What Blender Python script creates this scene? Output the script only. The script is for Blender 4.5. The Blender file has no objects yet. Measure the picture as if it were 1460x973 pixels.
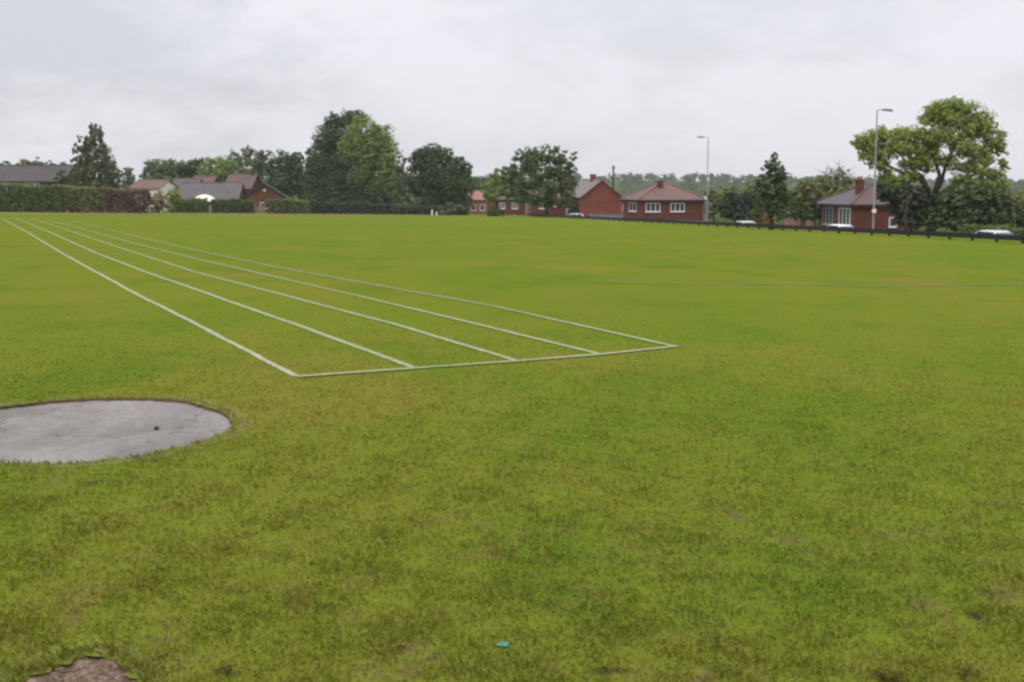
import bpy, bmesh, math, random
import numpy as np
from mathutils import Vector, Matrix
from mathutils.geometry import delaunay_2d_cdt

R = math.radians
rng = np.random.default_rng(7)
random.seed(7)
scene = bpy.context.scene
C = scene.collection

# ------------------------------------------------------------------ camera
FPX, HOR, EYE = 1800.0, 262.0, 1.75
PITCH = math.atan((486.5 - HOR) / FPX)
cd = bpy.data.cameras.new('camera')
cd.sensor_width = 36.0
cd.lens = 36.0 * FPX / 1460.0
cd.clip_start, cd.clip_end = 0.1, 9000
cam = bpy.data.objects.new('camera', cd)
cam.location = (0, 0, EYE)
cam.rotation_euler = (R(90) - PITCH, 0, 0)
C.objects.link(cam)
scene.camera = cam

# ------------------------------------------------------------------ exposure
scene.view_settings.view_transform = 'Standard'
scene.view_settings.look = 'None'
scene.view_settings.exposure = 0.0
scene.view_settings.gamma = 1.0
scene.cycles.filter_width = 2.6
scene.cycles.use_denoising = True
scene.cycles.max_bounces = 6
scene.cycles.transparent_max_bounces = 8
scene.cycles.volume_bounces = 1

# ------------------------------------------------------------------ sky (overcast) and sun
SUN_EL, SUN_AZ = 55, 200           # a veiled sun, high and behind the camera to the left
world = bpy.data.worlds.new('World')
scene.world = world
world.use_nodes = True
nt = world.node_tree
nt.nodes.clear()


def N(nt, typ, **kw):
    n = nt.nodes.new(typ)
    for k, v in kw.items():
        setattr(n, k, v)
    return n


def setv(n, **kw):
    for k, v in kw.items():
        n.inputs[k.replace('_', ' ')].default_value = v
    return n


def math_node(nt, op, a, b=None, clamp=False):
    n = N(nt, 'ShaderNodeMath', operation=op, use_clamp=clamp)
    for i, v in enumerate((a, b)):
        if v is None:
            continue
        if hasattr(v, 'is_output'):
            nt.links.new(v, n.inputs[i])
        else:
            n.inputs[i].default_value = v
    return n.outputs[0]


def mixc(nt, fac, a, b, blend='MIX'):
    n = N(nt, 'ShaderNodeMix', data_type='RGBA', blend_type=blend)
    for s, v in ((n.inputs[0], fac), (n.inputs[6], a), (n.inputs[7], b)):
        if hasattr(v, 'is_output'):
            nt.links.new(v, s)
        elif isinstance(v, (int, float)):
            s.default_value = v
        else:
            s.default_value = (*v, 1) if len(v) == 3 else v
    return n.outputs[2]


def maprange(nt, v, a, b, c, d, smooth=True):
    n = N(nt, 'ShaderNodeMapRange', interpolation_type='SMOOTHSTEP' if smooth else 'LINEAR')
    nt.links.new(v, n.inputs[0])
    for i, q in enumerate((a, b, c, d)):
        n.inputs[i + 1].default_value = q
    return n.outputs[0]


def noise(nt, vec, scale, detail=4, rough=0.55, dist=0.0):
    n = N(nt, 'ShaderNodeTexNoise')
    if vec is not None:
        nt.links.new(vec, n.inputs['Vector'])
    setv(n, Scale=scale, Detail=detail, Roughness=rough, Distortion=dist)
    return n.outputs['Fac']


def mapping(nt, vec, scale=(1, 1, 1), loc=(0, 0, 0), rot=(0, 0, 0)):
    n = N(nt, 'ShaderNodeMapping')
    nt.links.new(vec, n.inputs[0])
    n.inputs['Location'].default_value = loc
    n.inputs['Rotation'].default_value = rot
    n.inputs['Scale'].default_value = scale
    return n.outputs[0]


tc = N(nt, 'ShaderNodeTexCoord')
sep = N(nt, 'ShaderNodeSeparateXYZ')
nt.links.new(tc.outputs['Generated'], sep.inputs[0])
zc = math_node(nt, 'MAXIMUM', sep.outputs[2], 0.0)
den = math_node(nt, 'ADD', zc, 0.42)
px_ = math_node(nt, 'DIVIDE', sep.outputs[0], den)
py_ = math_node(nt, 'DIVIDE', sep.outputs[1], den)
cmb = N(nt, 'ShaderNodeCombineXYZ')
nt.links.new(px_, cmb.inputs[0])
nt.links.new(py_, cmb.inputs[1])
cl1 = noise(nt, mapping(nt, cmb.outputs[0], (1.0, 1.0, 1), (3.4, 7.7, 0)), 2.6, 6, 0.5, 0.25)
cl2 = noise(nt, mapping(nt, cmb.outputs[0], (1.0, 1.0, 1), (11.3, 2.2, 4)), 8.0, 6, 0.6, 0.3)
cl = math_node(nt, 'ADD', math_node(nt, 'MULTIPLY', cl1, 0.65), math_node(nt, 'MULTIPLY', cl2, 0.35))
cf = maprange(nt, cl, 0.34, 0.58, 0.0, 1.0)
ccol = mixc(nt, cf, (7.45, 7.48, 7.98), (8.72, 8.68, 9.25))
# one heavier grey bank at the upper left
dv = N(nt, 'ShaderNodeVectorMath', operation='DISTANCE')
nt.links.new(mapping(nt, tc.outputs['Generated'], (1, 1, 2.6)), dv.inputs[0])
_d = Vector((-.335, 1, .108)).normalized()
dv.inputs[1].default_value = (_d.x, _d.y, _d.z * 2.6)
bank = math_node(nt, 'MULTIPLY', maprange(nt, math_node(nt, 'ADD', dv.outputs['Value'], math_node(nt, 'MULTIPLY', math_node(nt, 'SUBTRACT', cl, .5), .55)), .05, .20, 1, 0), .95)
ccol = mixc(nt, bank, ccol, (6.75, 6.78, 7.35))
# CIE overcast sky: the cloud layer is about three times as bright overhead as at the horizon
grad = math_node(nt, 'ADD', math_node(nt, 'MULTIPLY', math_node(nt, 'POWER', zc, 1.35), 1.25), 0.965)
ccol = mixc(nt, 1.0, ccol, grad, 'MULTIPLY')
sky = N(nt, 'ShaderNodeTexSky', sky_type='NISHITA')
sky.sun_disc = False
sky.sun_elevation = R(SUN_EL)
sky.sun_rotation = R(SUN_AZ)
bgc = mixc(nt, 0.93, sky.outputs[0], ccol)
bg = N(nt, 'ShaderNodeBackground')
nt.links.new(bgc, bg.inputs[0])
bg.inputs[1].default_value = 0.1
wo = N(nt, 'ShaderNodeOutputWorld')
nt.links.new(bg.outputs[0], wo.inputs[0])

sd = bpy.data.lights.new('sun', 'SUN')
sd.energy = 1.3
sd.angle = R(40)
sd.color = (1.0, 0.965, 0.91)
sun = bpy.data.objects.new('sun', sd)
az = R(SUN_AZ)
sdir = Vector((math.sin(az) * math.cos(R(SUN_EL)), math.cos(az) * math.cos(R(SUN_EL)), math.sin(R(SUN_EL))))
sun.rotation_euler = sdir.to_track_quat('Z', 'Y').to_euler()
C.objects.link(sun)

# ------------------------------------------------------------------ geometry of the place
FA, FB = 30.0 / FPX, 0.011          # the playing field falls away from the viewer and a little to the right
FP0 = np.array([27.2, 67.0])        # a point of the rail fence
FD = np.array([-0.19, 0.9818])      # its direction
FN = np.array([0.9818, 0.19])       # towards the road
DIP = 0.95                           # the road lies this far below the field


def sstep(a, b, v):
    t = np.clip((v - a) / (b - a), 0, 1)
    return t * t * (3 - 2 * t)


def plane(x, y):
    return -FA * np.clip(y, -60, 900) - FB * np.clip(x, -220, 220)


def off(x, y):
    return (x - FP0[0]) * FN[0] + (y - FP0[1]) * FN[1]


def roadz(x, y):
    s = off(x, y)
    return .15 * (sstep(.1, .9, s) - sstep(1.2, 2.0, s)) - DIP * sstep(1.4, 2.7, s) + (DIP - .3) * sstep(11.5, 17, s)


def terrain(x, y):
    x = np.asarray(x, float)
    y = np.asarray(y, float)
    z = plane(x, y) + roadz(x, y)
    s = off(x, y)
    z = z - 0.07 * sstep(1.6, 2.6, s) * (1 - sstep(11.2, 12.4, s))   # bed under road and pavement
    r = np.hypot(x, y)
    near = 1 - sstep(8, 12, r)
    z = z + near * 0.016 * (np.sin(x * 1.7 + y * .6) * np.cos(y * 1.3 - x * .4) + .6 * np.sin(x * 3.1 - y * 2.3))
    t = sstep(270, 460, r)
    hill = -15 + 17 * sstep(480, 1500, r) + 3 * np.sin(x / 160.0 + 1.0) * sstep(600, 1300, r)
    return z * (1 - t) + hill * t


def ray(px, py):
    d = np.array([(px - 730.0) / FPX, 0, 0])
    d[0] = (px - 730.0) / FPX
    v = -(py - 486.5) / FPX
    d[1] = math.cos(PITCH) + v * math.sin(PITCH)
    d[2] = -math.sin(PITCH) + v * math.cos(PITCH)
    return d


def G(px, py):
    """where the line of sight of a photograph pixel meets the field"""
    d = ray(px, py)
    t = -EYE / (d[2] + FA * d[1] + FB * d[0])
    return (d[0] * t, d[1] * t)


def W(px, py, D):
    d = ray(px, py)
    t = D / d[1]
    return Vector((d[0] * t, D, EYE + d[2] * t))


def tz(x, y):
    return float(terrain(x, y))


# ------------------------------------------------------------------ object helpers
def link(o):
    C.objects.link(o)
    return o


def tag(o, label=None, cat=None, group=None, kind=None):
    if label:
        o['label'] = label
    if cat:
        o['category'] = cat
    if group:
        o['group'] = group
    if kind:
        o['kind'] = kind
    return o


def thing(name, label, cat, loc, rz=0.0, group=None):
    o = link(bpy.data.objects.new(name, None))
    o.empty_display_size = 0.3
    o.location = loc
    o.rotation_euler = (0, 0, rz)
    return tag(o, label, cat, group)


class MB:
    """collects shapes for ONE mesh"""

    def __init__(s):
        s.v, s.f = [], []

    def poly(s, pts):
        b = len(s.v)
        s.v += [tuple(p) for p in pts]
        s.f.append(tuple(range(b, b + len(pts))))
        return s

    def box(s, x0, x1, y0, y1, z0, z1):
        b = len(s.v)
        s.v += [(x0, y0, z0), (x1, y0, z0), (x1, y1, z0), (x0, y1, z0), (x0, y0, z1), (x1, y0, z1), (x1, y1, z1), (x0, y1, z1)]
        for f in ((0, 3, 2, 1), (4, 5, 6, 7), (0, 1, 5, 4), (1, 2, 6, 5), (2, 3, 7, 6), (3, 0, 4, 7)):
            s.f.append(tuple(b + i for i in f))
        return s

    def solid(s, low, high):
        """prism between two rings of equal length"""
        b, n = len(s.v), len(low)
        s.v += [tuple(p) for p in low] + [tuple(p) for p in high]
        s.f.append(tuple(b + i for i in reversed(range(n))))
        s.f.append(tuple(b + n + i for i in range(n)))
        for i in range(n):
            j = (i + 1) % n
            s.f.append((b + i, b + j, b + n + j, b + n + i))
        return s

    def tube(s, pts, rad, seg=8):
        pts = [Vector(p) for p in pts]
        b = len(s.v)
        for i, p in enumerate(pts):
            t = (pts[min(i + 1, len(pts) - 1)] - pts[max(i - 1, 0)]).normalized()
            a = t.cross(Vector((0.3, 1, 0.1)))
            if a.length < 1e-3:
                a = t.cross(Vector((1, 0, 0)))
            a.normalize()
            c = t.cross(a)
            r = float(rad[i] if hasattr(rad, "__len__") else rad)
            for k in range(seg):
                q = 2 * math.pi * k / seg
                s.v.append(tuple(p + r * (math.cos(q) * a + math.sin(q) * c)))
        for i in range(len(pts) - 1):
            for k in range(seg):
                j = (k + 1) % seg
                s.f.append((b + i * seg + k, b + i * seg + j, b + (i + 1) * seg + j, b + (i + 1) * seg + k))
        s.f.append(tuple(b + k for k in reversed(range(seg))))
        e = b + (len(pts) - 1) * seg
        s.f.append(tuple(e + k for k in range(seg)))
        return s

    def build(s, name, mat, parent=None, smooth=False, bevel=0.0):
        me = bpy.data.meshes.new(name)
        me.from_pydata(s.v, [], s.f)
        bm = bmesh.new()
        bm.from_mesh(me)
        bmesh.ops.recalc_face_normals(bm, faces=bm.faces)
        if bevel:
            bmesh.ops.bevel(bm, geom=list(bm.edges), offset=bevel, segments=2, affect='EDGES', clamp_overlap=True)
        bm.to_mesh(me)
        bm.free()
        if smooth:
            me.polygons.foreach_set('use_smooth', [True] * len(me.polygons))
        me.materials.append(mat)
        o = link(bpy.data.objects.new(name, me))
        if parent:
            o.parent = parent
        return o


def np_mesh(name, verts, faces_n, mat, parent=None, var=None, smooth=False):
    """mesh from an (n,3) array whose faces are consecutive groups of faces_n vertices"""
    n = len(verts)
    me = bpy.data.meshes.new(name)
    me.vertices.add(n)
    me.vertices.foreach_set('co', np.asarray(verts, np.float32).ravel())
    nf = n // faces_n
    me.loops.add(n)
    me.loops.foreach_set('vertex_index', np.arange(n, dtype=np.int32))
    me.polygons.add(nf)
    me.polygons.foreach_set('loop_start', np.arange(0, n, faces_n, dtype=np.int32))
    me.polygons.foreach_set('loop_total', np.full(nf, faces_n, np.int32))
    if var is not None:
        a = me.attributes.new('var', 'FLOAT', 'POINT')
        a.data.foreach_set('value', np.asarray(var, np.float32))
    me.update(calc_edges=True)
    me.materials.append(mat)
    o = link(bpy.data.objects.new(name, me))
    if parent:
        o.parent = parent
    return o


# ------------------------------------------------------------------ materials
def new_mat(name):
    m = bpy.data.materials.new(name)
    m.use_nodes = True
    m.node_tree.nodes.clear()
    return m, m.node_tree


def finish(nt, shader, disp=None):
    o = N(nt, 'ShaderNodeOutputMaterial')
    nt.links.new(shader, o.inputs[0])


def principled(nt, col, rough=0.8, spec=0.3, metal=0.0, normal=None):
    p = N(nt, 'ShaderNodeBsdfPrincipled')
    if hasattr(col, 'is_output'):
        nt.links.new(col, p.inputs['Base Color'])
    else:
        p.inputs['Base Color'].default_value = (*col, 1)
    if hasattr(rough, 'is_output'):
        nt.links.new(rough, p.inputs['Roughness'])
    else:
        p.inputs['Roughness'].default_value = rough
    p.inputs['Specular IOR Level'].default_value = spec
    p.inputs['Metallic'].default_value = metal
    if normal:
        nt.links.new(normal, p.inputs['Normal'])
    return p.outputs[0]


def bump(nt, h, strength=0.4, dist=0.02):
    b = N(nt, 'ShaderNodeBump')
    nt.links.new(h, b.inputs['Height'])
    b.inputs['Strength'].default_value = strength
    b.inputs['Distance'].default_value = dist
    return b.outputs[0]


def simple(name, col, rough=0.7, spec=0.3, metal=0.0, vary=0.15, scale=3.0):
    m, nt = new_mat(name)
    g = N(nt, 'ShaderNodeNewGeometry')
    f = noise(nt, g.outputs['Position'], scale, 5, 0.65)
    c = mixc(nt, f, tuple(q * (1 - vary) for q in col), tuple(min(1, q * (1 + vary)) for q in col))
    finish(nt, principled(nt, c, rough, spec, metal))
    return m


def brick_mat(name, a, b, mortar):
    m, nt = new_mat(name)
    t = N(nt, 'ShaderNodeTexCoord')
    sx = N(nt, 'ShaderNodeSeparateXYZ')
    nt.links.new(t.outputs['Object'], sx.inputs[0])
    cb = N(nt, 'ShaderNodeCombineXYZ')
    nt.links.new(math_node(nt, 'ADD', sx.outputs[0], sx.outputs[1]), cb.inputs[0])
    nt.links.new(sx.outputs[2], cb.inputs[1])
    br = N(nt, 'ShaderNodeTexBrick')
    nt.links.new(cb.outputs[0], br.inputs[0])
    br.inputs['Scale'].default_value = 1.0
    br.inputs['Mortar Size'].default_value = 0.009
    br.inputs['Brick Width'].default_value = 0.225
    br.inputs['Row Height'].default_value = 0.075
    br.inputs['Color1'].default_value = (*a, 1)
    br.inputs['Color2'].default_value = (*b, 1)
    br.inputs['Mortar'].default_value = (*mortar, 1)
    f = noise(nt, t.outputs['Object'], 0.8, 6, 0.7)
    c = mixc(nt, maprange(nt, f, 0.3, 0.75, 0, 0.6), br.outputs[0], tuple(q * 0.6 for q in a))
    finish(nt, principled(nt, c, 0.85, 0.2))
    return m


def roof_mat(name, a, b):
    m, nt = new_mat(name)
    t = N(nt, 'ShaderNodeTexCoord')
    f = noise(nt, t.outputs['Object'], 0.7, 6, 0.7)
    f2 = noise(nt, t.outputs['Object'], 7.0, 4, 0.7)
    fm = math_node(nt, 'ADD', math_node(nt, 'MULTIPLY', f, 0.55), math_node(nt, 'MULTIPLY', f2, 0.45))
    c = mixc(nt, maprange(nt, fm, 0.32, 0.68, 0, 1), a, b)
    wv = N(nt, 'ShaderNodeTexWave', wave_type='BANDS', bands_direction='Z', wave_profile='SAW')
    nt.links.new(t.outputs['Object'], wv.inputs[0])
    setv(wv, Scale=1.9, Distortion=0.3)
    finish(nt, principled(nt, c, 0.85, 0.25, normal=bump(nt, wv.outputs['Fac'], 0.6, 0.03)))
    return m


def leaf_mat(name, dark, light, trans=0.3):
    m, nt = new_mat(name)
    a = N(nt, 'ShaderNodeAttribute', attribute_name='var')
    g = N(nt, 'ShaderNodeNewGeometry')
    f = noise(nt, g.outputs['Position'], 0.35, 3, 0.6)
    v = math_node(nt, 'ADD', math_node(nt, 'MULTIPLY', a.outputs['Fac'], 0.7), math_node(nt, 'MULTIPLY', f, 0.3))
    c = mixc(nt, v, dark, light)
    d = N(nt, 'ShaderNodeBsdfDiffuse')
    nt.links.new(c, d.inputs[0])
    t = N(nt, 'ShaderNodeBsdfTranslucent')
    c2 = mixc(nt, 1.0, c, (1.0, 1.1, 0.6), 'MULTIPLY')
    nt.links.new(c2, t.inputs[0])
    mx = N(nt, 'ShaderNodeMixShader')
    mx.inputs[0].default_value = trans
    nt.links.new(d.outputs[0], mx.inputs[1])
    nt.links.new(t.outputs[0], mx.inputs[2])
    gl = N(nt, 'ShaderNodeBsdfGlossy')
    gl.inputs['Roughness'].default_value = 0.5
    gl.inputs[0].default_value = (.9, .95, 1, 1)
    m2 = N(nt, 'ShaderNodeMixShader')
    m2.inputs[0].default_value = 0.03
    nt.links.new(mx.outputs[0], m2.inputs[1])
    nt.links.new(gl.outputs[0], m2.inputs[2])
    finish(nt, m2.outputs[0])
    return m


SOIL_SPOTS = []     # (x, y, radius): worn brown patches seen in the turf
for (px, py, w) in ((78, 680, 34), (50, 672, 18), (590, 944, 60), (500, 880, 30), (1030, 808, 26), (1050, 735, 40), (1330, 868, 45), (1445, 862, 40),
                    (1290, 765, 22), (668, 818, 12), (1140, 776, 40), (1375, 890, 40), (1330, 760, 30), (520, 955, 40), (360, 745, 18), (478, 648, 12), (1075, 955, 25),
                    (300, 640, 8), (336, 596, 14), (318, 583, 12), (250, 566, 10), (180, 563, 10), (100, 567, 10), (20, 576, 9), (465, 760, 30), (240, 905, 40), (560, 970, 60), (690, 752, 22), (1000, 955, 30), (265, 945, 30), (100, 885, 30)):
    g = G(px, py)
    SOIL_SPOTS.append((g[0], g[1], w * math.hypot(*g) / FPX))


def grass_colour(nt, pos):
    """the colour of the turf at a point of the field: shared by the ground sheet and the blades"""
    big = noise(nt, mapping(nt, pos, (0.8, 0.5, 0.02), rot=(0, 0, 0.15)), 0.13, 4, 0.6, 0.4)
    mid = noise(nt, mapping(nt, pos, (1.0, 0.55, 0.02), (5, 9, 0)), 0.5, 5, 0.6, 0.3)
    sm = noise(nt, mapping(nt, pos, (1, 1, 0.05), (1, 4, 0)), 2.6, 6, 0.68, 0.3)
    tiny = noise(nt, mapping(nt, pos, (1, 1, 0.3), (8, 1, 0)), 17, 4, 0.7)
    sp = N(nt, 'ShaderNodeSeparateXYZ')
    nt.links.new(pos, sp.inputs[0])
    near = maprange(nt, sp.outputs[1], 4.0, 14.0, 1.0, 0.0)
    c = mixc(nt, maprange(nt, big, 0.40, 0.60, 0, 1), GRASS['olive'], GRASS['green'])
    f2 = maprange(nt, mid, 0.46, 0.70, 0, 0.7)
    c = mixc(nt, f2, c, GRASS['lush'])
    mid2 = noise(nt, mapping(nt, pos, (0.8, 0.5, 0.02), (25, 3, 0)), 0.36, 5, 0.62, 0.4)
    c = mixc(nt, maprange(nt, mid2, 0.50, 0.72, 0, 0.5), c, GRASS['straw'])
    f3 = math_node(nt, 'MULTIPLY', maprange(nt, sm, 0.48, 0.74, 0, 0.6), math_node(nt, 'ADD', math_node(nt, 'MULTIPLY', near, 0.75), 0.25))
    c = mixc(nt, f3, c, GRASS['brown'])
    sp3 = noise(nt, mapping(nt, pos, (1, .8, .05), (31, 14, 0)), 3.2, 3, .6, .2)
    c = mixc(nt, math_node(nt, 'MULTIPLY', maprange(nt, sp3, 0.64, 0.74, 0, 0.9), near), c, (.065, .055, .022))
    # worn patches with a shape of their own
    acc = None
    for (x, y, r) in SOIL_SPOTS:
        vm = N(nt, 'ShaderNodeVectorMath', operation='DISTANCE')
        mp = mapping(nt, pos, (1, 0.6, 0))
        nt.links.new(mp, vm.inputs[0])
        vm.inputs[1].default_value = (x, y * 0.6, 0)
        m = maprange(nt, vm.outputs['Value'], r * 0.25, r * 1.2, 1, 0)
        acc = m if acc is None else math_node(nt, 'MAXIMUM', acc, m)
    sp2 = math_node(nt, 'MULTIPLY', acc, maprange(nt, noise(nt, mapping(nt, pos, (1, 1, 0.1), (2, 2, 0)), 9.0, 5, 0.7), 0.42, 0.62, 0, 0.75))
    c = mixc(nt, sp2, c, GRASS['soil'])
    hs = N(nt, 'ShaderNodeHueSaturation')
    nt.links.new(c, hs.inputs['Color'])
    nt.links.new(maprange(nt, tiny, 0.25, 0.75, 0.82, 1.2, False), hs.inputs['Value'])
    return hs.outputs[0], tiny, sm


GRASS = dict(olive=(.148, .168, .021), green=(.120, .166, .017), lush=(.086, .146, .013), straw=(.195, .160, .034), brown=(.155, .116, .038), soil=(.125, .088, .040))

m_ground, nt = new_mat('turf')
g_ = N(nt, 'ShaderNodeNewGeometry')
col, tiny, sm = grass_colour(nt, g_.outputs['Position'])
sp_ = N(nt, 'ShaderNodeSeparateXYZ')
nt.links.new(g_.outputs['Position'], sp_.inputs[0])
scrub = noise(nt, mapping(nt, g_.outputs['Position'], (1, 1, .1)), .012, 4, .6)
scrubc = mixc(nt, maprange(nt, scrub, .4, .6, 0, 1), (.045, .060, .020), (.085, .105, .030))
col = mixc(nt, maprange(nt, math_node(nt, 'ABSOLUTE', sp_.outputs[1]), 225, 275, 0, 1), col, scrubc)
offn = math_node(nt, 'ADD', math_node(nt, 'MULTIPLY', math_node(nt, 'SUBTRACT', sp_.outputs[0], FP0[0]), FN[0]), math_node(nt, 'MULTIPLY', math_node(nt, 'SUBTRACT', sp_.outputs[1], FP0[1]), FN[1]))
col = mixc(nt, maprange(nt, offn, 11.5, 15, 0, 1), col, (.055, .075, .022))
finish(nt, principled(nt, col, 1.0, 0.0, normal=bump(nt, tiny, 0.9, 0.03)))

m_blade, nt = new_mat('grass_blades')
g_ = N(nt, 'ShaderNodeNewGeometry')
col, tiny, sm = grass_colour(nt, g_.outputs['Position'])
at = N(nt, 'ShaderNodeAttribute', attribute_name='var')
c2 = mixc(nt, maprange(nt, at.outputs['Fac'], 0.80, 0.88, 0, 0.55), col, (.26, .20, .07))
hs = N(nt, 'ShaderNodeHueSaturation')
nt.links.new(c2, hs.inputs['Color'])
nt.links.new(maprange(nt, at.outputs['Fac'], 0, 0.8, 1.2, 1.62, False), hs.inputs['Value'])
d_ = N(nt, 'ShaderNodeBsdfDiffuse')
nt.links.new(hs.outputs[0], d_.inputs[0])
t_ = N(nt, 'ShaderNodeBsdfTranslucent')
nt.links.new(hs.outputs[0], t_.inputs[0])
mx = N(nt, 'ShaderNodeMixShader')
mx.inputs[0].default_value = 0.3
nt.links.new(d_.outputs[0], mx.inputs[1])
nt.links.new(t_.outputs[0], mx.inputs[2])
finish(nt, mx.outputs[0])


def paint_mat(name, lo, hi, cover):
    m, nt = new_mat(name)
    g = N(nt, 'ShaderNodeNewGeometry')
    col, tiny, sm = grass_colour(nt, g.outputs['Position'])
    f = noise(nt, mapping(nt, g.outputs['Position'], (1, 1, .1)), 5.0, 6, 0.75)
    f2 = noise(nt, mapping(nt, g.outputs['Position'], (1, .5, .1), (7, 3, 0)), 0.4, 4, 0.6)
    fm = math_node(nt, 'ADD', math_node(nt, 'MULTIPLY', f, 0.6), math_node(nt, 'MULTIPLY', f2, 0.4))
    fac = maprange(nt, fm, 0.30, 0.62, cover[0], cover[1])
    ed = N(nt, 'ShaderNodeAttribute', attribute_name='edge')
    f3 = noise(nt, mapping(nt, g.outputs['Position'], (1, 1, .1), (3, 3, 0)), 24.0, 4, 0.7)
    rag = math_node(nt, 'ADD', ed.outputs['Fac'], math_node(nt, 'MULTIPLY', math_node(nt, 'SUBTRACT', f3, 0.5), 1.5))
    fac = math_node(nt, 'MULTIPLY', fac, maprange(nt, rag, 0.25, 0.95, 1.0, 0.0))
    c = mixc(nt, fac, col, mixc(nt, tiny, lo, hi))
    finish(nt, principled(nt, c, 0.9, 0.1))
    return m


m_paint = paint_mat('line_paint', (.30, .32, .22), (.45, .47, .37), (0.55, 1.0))
m_paint2 = paint_mat('line_paint_faded', (.28, .31, .19), (.41, .44, .32), (0.4, 0.95))
m_paint3 = paint_mat('line_paint_ghost', (.36, .40, .26), (.46, .49, .36), (0.15, 0.75))

m_pad, nt = new_mat('weathered_concrete')
g_ = N(nt, 'ShaderNodeNewGeometry')
P = g_.outputs['Position']
f = noise(nt, mapping(nt, P, (1, .6, 1)), 1.3, 6, 0.7, .4)
f2 = noise(nt, P, 16, 5, 0.75)
f3 = noise(nt, P, 110, 3, 0.8)
c = mixc(nt, maprange(nt, f, .3, .7, 0, 1), (.170, .152, .140), (.285, .268, .250))
c = mixc(nt, maprange(nt, f2, .47, .72, 0, .6), c, (.12, .105, .098))
c = mixc(nt, maprange(nt, f3, .52, .75, 0, .55), c, (.10, .09, .08))
f4 = noise(nt, P, 45, 3, .8)
c = mixc(nt, maprange(nt, f4, .60, .75, 0, .5), c, (.36, .34, .31))
vo = N(nt, 'ShaderNodeTexVoronoi', feature='DISTANCE_TO_EDGE')
wv = N(nt, 'ShaderNodeVectorMath', operation='ADD')
nt.links.new(mapping(nt, P, (.55, .55, .1), (.3, .4, 0)), wv.inputs[0])
nn_ = N(nt, 'ShaderNodeTexNoise')
nt.links.new(P, nn_.inputs['Vector'])
setv(nn_, Scale=3.0, Detail=5)
sc_ = N(nt, 'ShaderNodeVectorMath', operation='SCALE')
nt.links.new(nn_.outputs['Color'], sc_.inputs[0])
sc_.inputs['Scale'].default_value = .35
nt.links.new(sc_.outputs[0], wv.inputs[1])
nt.links.new(wv.outputs[0], vo.inputs['Vector'])
vo.inputs['Scale'].default_value = 1.0
c = mixc(nt, maprange(nt, vo.outputs['Distance'], 0.0, .012, .55, 0), c, (.07, .06, .05))
finish(nt, principled(nt, c, 0.9, 0.2, normal=bump(nt, f3, .5, .01)))

m_soil, nt = new_mat('bare_soil')
g_ = N(nt, 'ShaderNodeNewGeometry')
P = g_.outputs['Position']
f = noise(nt, P, 22, 6, 0.75)
f2 = noise(nt, P, 4, 4, 0.6)
c = mixc(nt, maprange(nt, f, .35, .68, 0, 1), (.13, .085, .060), (.40, .295, .225))
c = mixc(nt, maprange(nt, f2, .42, .68, 0, .6), c, (.12, .095, .045))
f5 = noise(nt, P, 70, 4, .8)
c = mixc(nt, maprange(nt, f5, .52, .72, 0, .55), c, (.075, .05, .035))
finish(nt, principled(nt, c, 0.95, 0.1, normal=bump(nt, f, 1.0, .02)))

m_edge = simple('turf_edge_soil', (.10, .068, .036), 0.95, .1, vary=.4, scale=25)
m_stone = simple('dark_stone', (.03, .03, .032), 0.7, .3, vary=.4, scale=40)
m_asphalt = simple('asphalt', (.055, .056, .062), 0.9, .25, vary=.2, scale=4)
m_paving = simple('pavement_slabs', (.16, .155, .15), 0.9, .2, vary=.15, scale=3)
m_kerb = simple('kerb_stone', (.22, .21, .2), 0.85, .2)
m_rail = simple('black_rail_paint', (.014, .014, .016), 0.75, .25, vary=.4, scale=6)
m_bark = simple('bark', (.050, .040, .030), 0.95, .1, vary=.45, scale=5)
m_barkpale = simple('pale_bark', (.16, .15, .13), 0.95, .1, vary=.45, scale=4)
m_white = simple('white_render', (.72, .71, .68), 0.8, .3, vary=.08)
m_frame = simple('white_window_frame', (.74, .74, .72), 0.5, .4, vary=.05)
m_brickred = brick_mat('red_brick', (.20, .036, .023), (.25, .048, .030), (.20, .13, .10))
m_brickdark = brick_mat('dark_red_brick', (.125, .026, .018), (.165, .034, .023), (.13, .09, .07))
m_brickbrown = brick_mat('brown_brick', (.115, .042, .022), (.145, .056, .028), (.13, .09, .06))
m_brickpink = brick_mat('pink_brick', (.34, .13, .10), (.40, .16, .12), (.30, .22, .2))
m_greyrender = simple('grey_render', (.27, .27, .27), 0.85, .2, vary=.15)
m_roofgrey = roof_mat('grey_roof_tiles', (.088, .078, .082), (.140, .124, .126))
m_roofdark = roof_mat('dark_roof_tiles', (.060, .052, .055), (.105, .09, .088))
m_roofbrown = roof_mat('brown_roof_tiles', (.125, .078, .066), (.175, .120, .10))
m_roofpink = roof_mat('faded_red_roof_tiles', (.135, .075, .066), (.190, .118, .108))
m_roofrusset = roof_mat('weathered_russet_roof_tiles', (.105, .068, .062), (.150, .105, .098))
m_roofpinkgrey = roof_mat('pinkish_grey_roof_tiles', (.165, .13, .13), (.235, .20, .20))
m_roofsalmon = roof_mat('salmon_roof_tiles', (.27, .135, .11), (.34, .20, .165))
m_greyframe = simple('grey_window_frame', (.34, .35, .35), .6, .3, vary=.1)
m_fascia = simple('dark_fascia', (.025, .024, .026), .6, .3)
m_door = simple('brown_door', (.10, .04, .03), .5, .4)
m_pot = simple('terracotta_pot', (.30, .12, .07), .8, .2)
m_lead = simple('pale_ridge_cap', (.55, .5, .46), .7, .2)
m_galv = simple('galvanised_steel', (.20, .205, .215), .6, .3, .1, vary=.12)
m_lampgrey = simple('lamp_head_grey', (.12, .12, .13), .5, .4, vary=.1)
m_signwhite = simple('sign_white', (.75, .70, .68), .5, .4, vary=.04)
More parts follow.
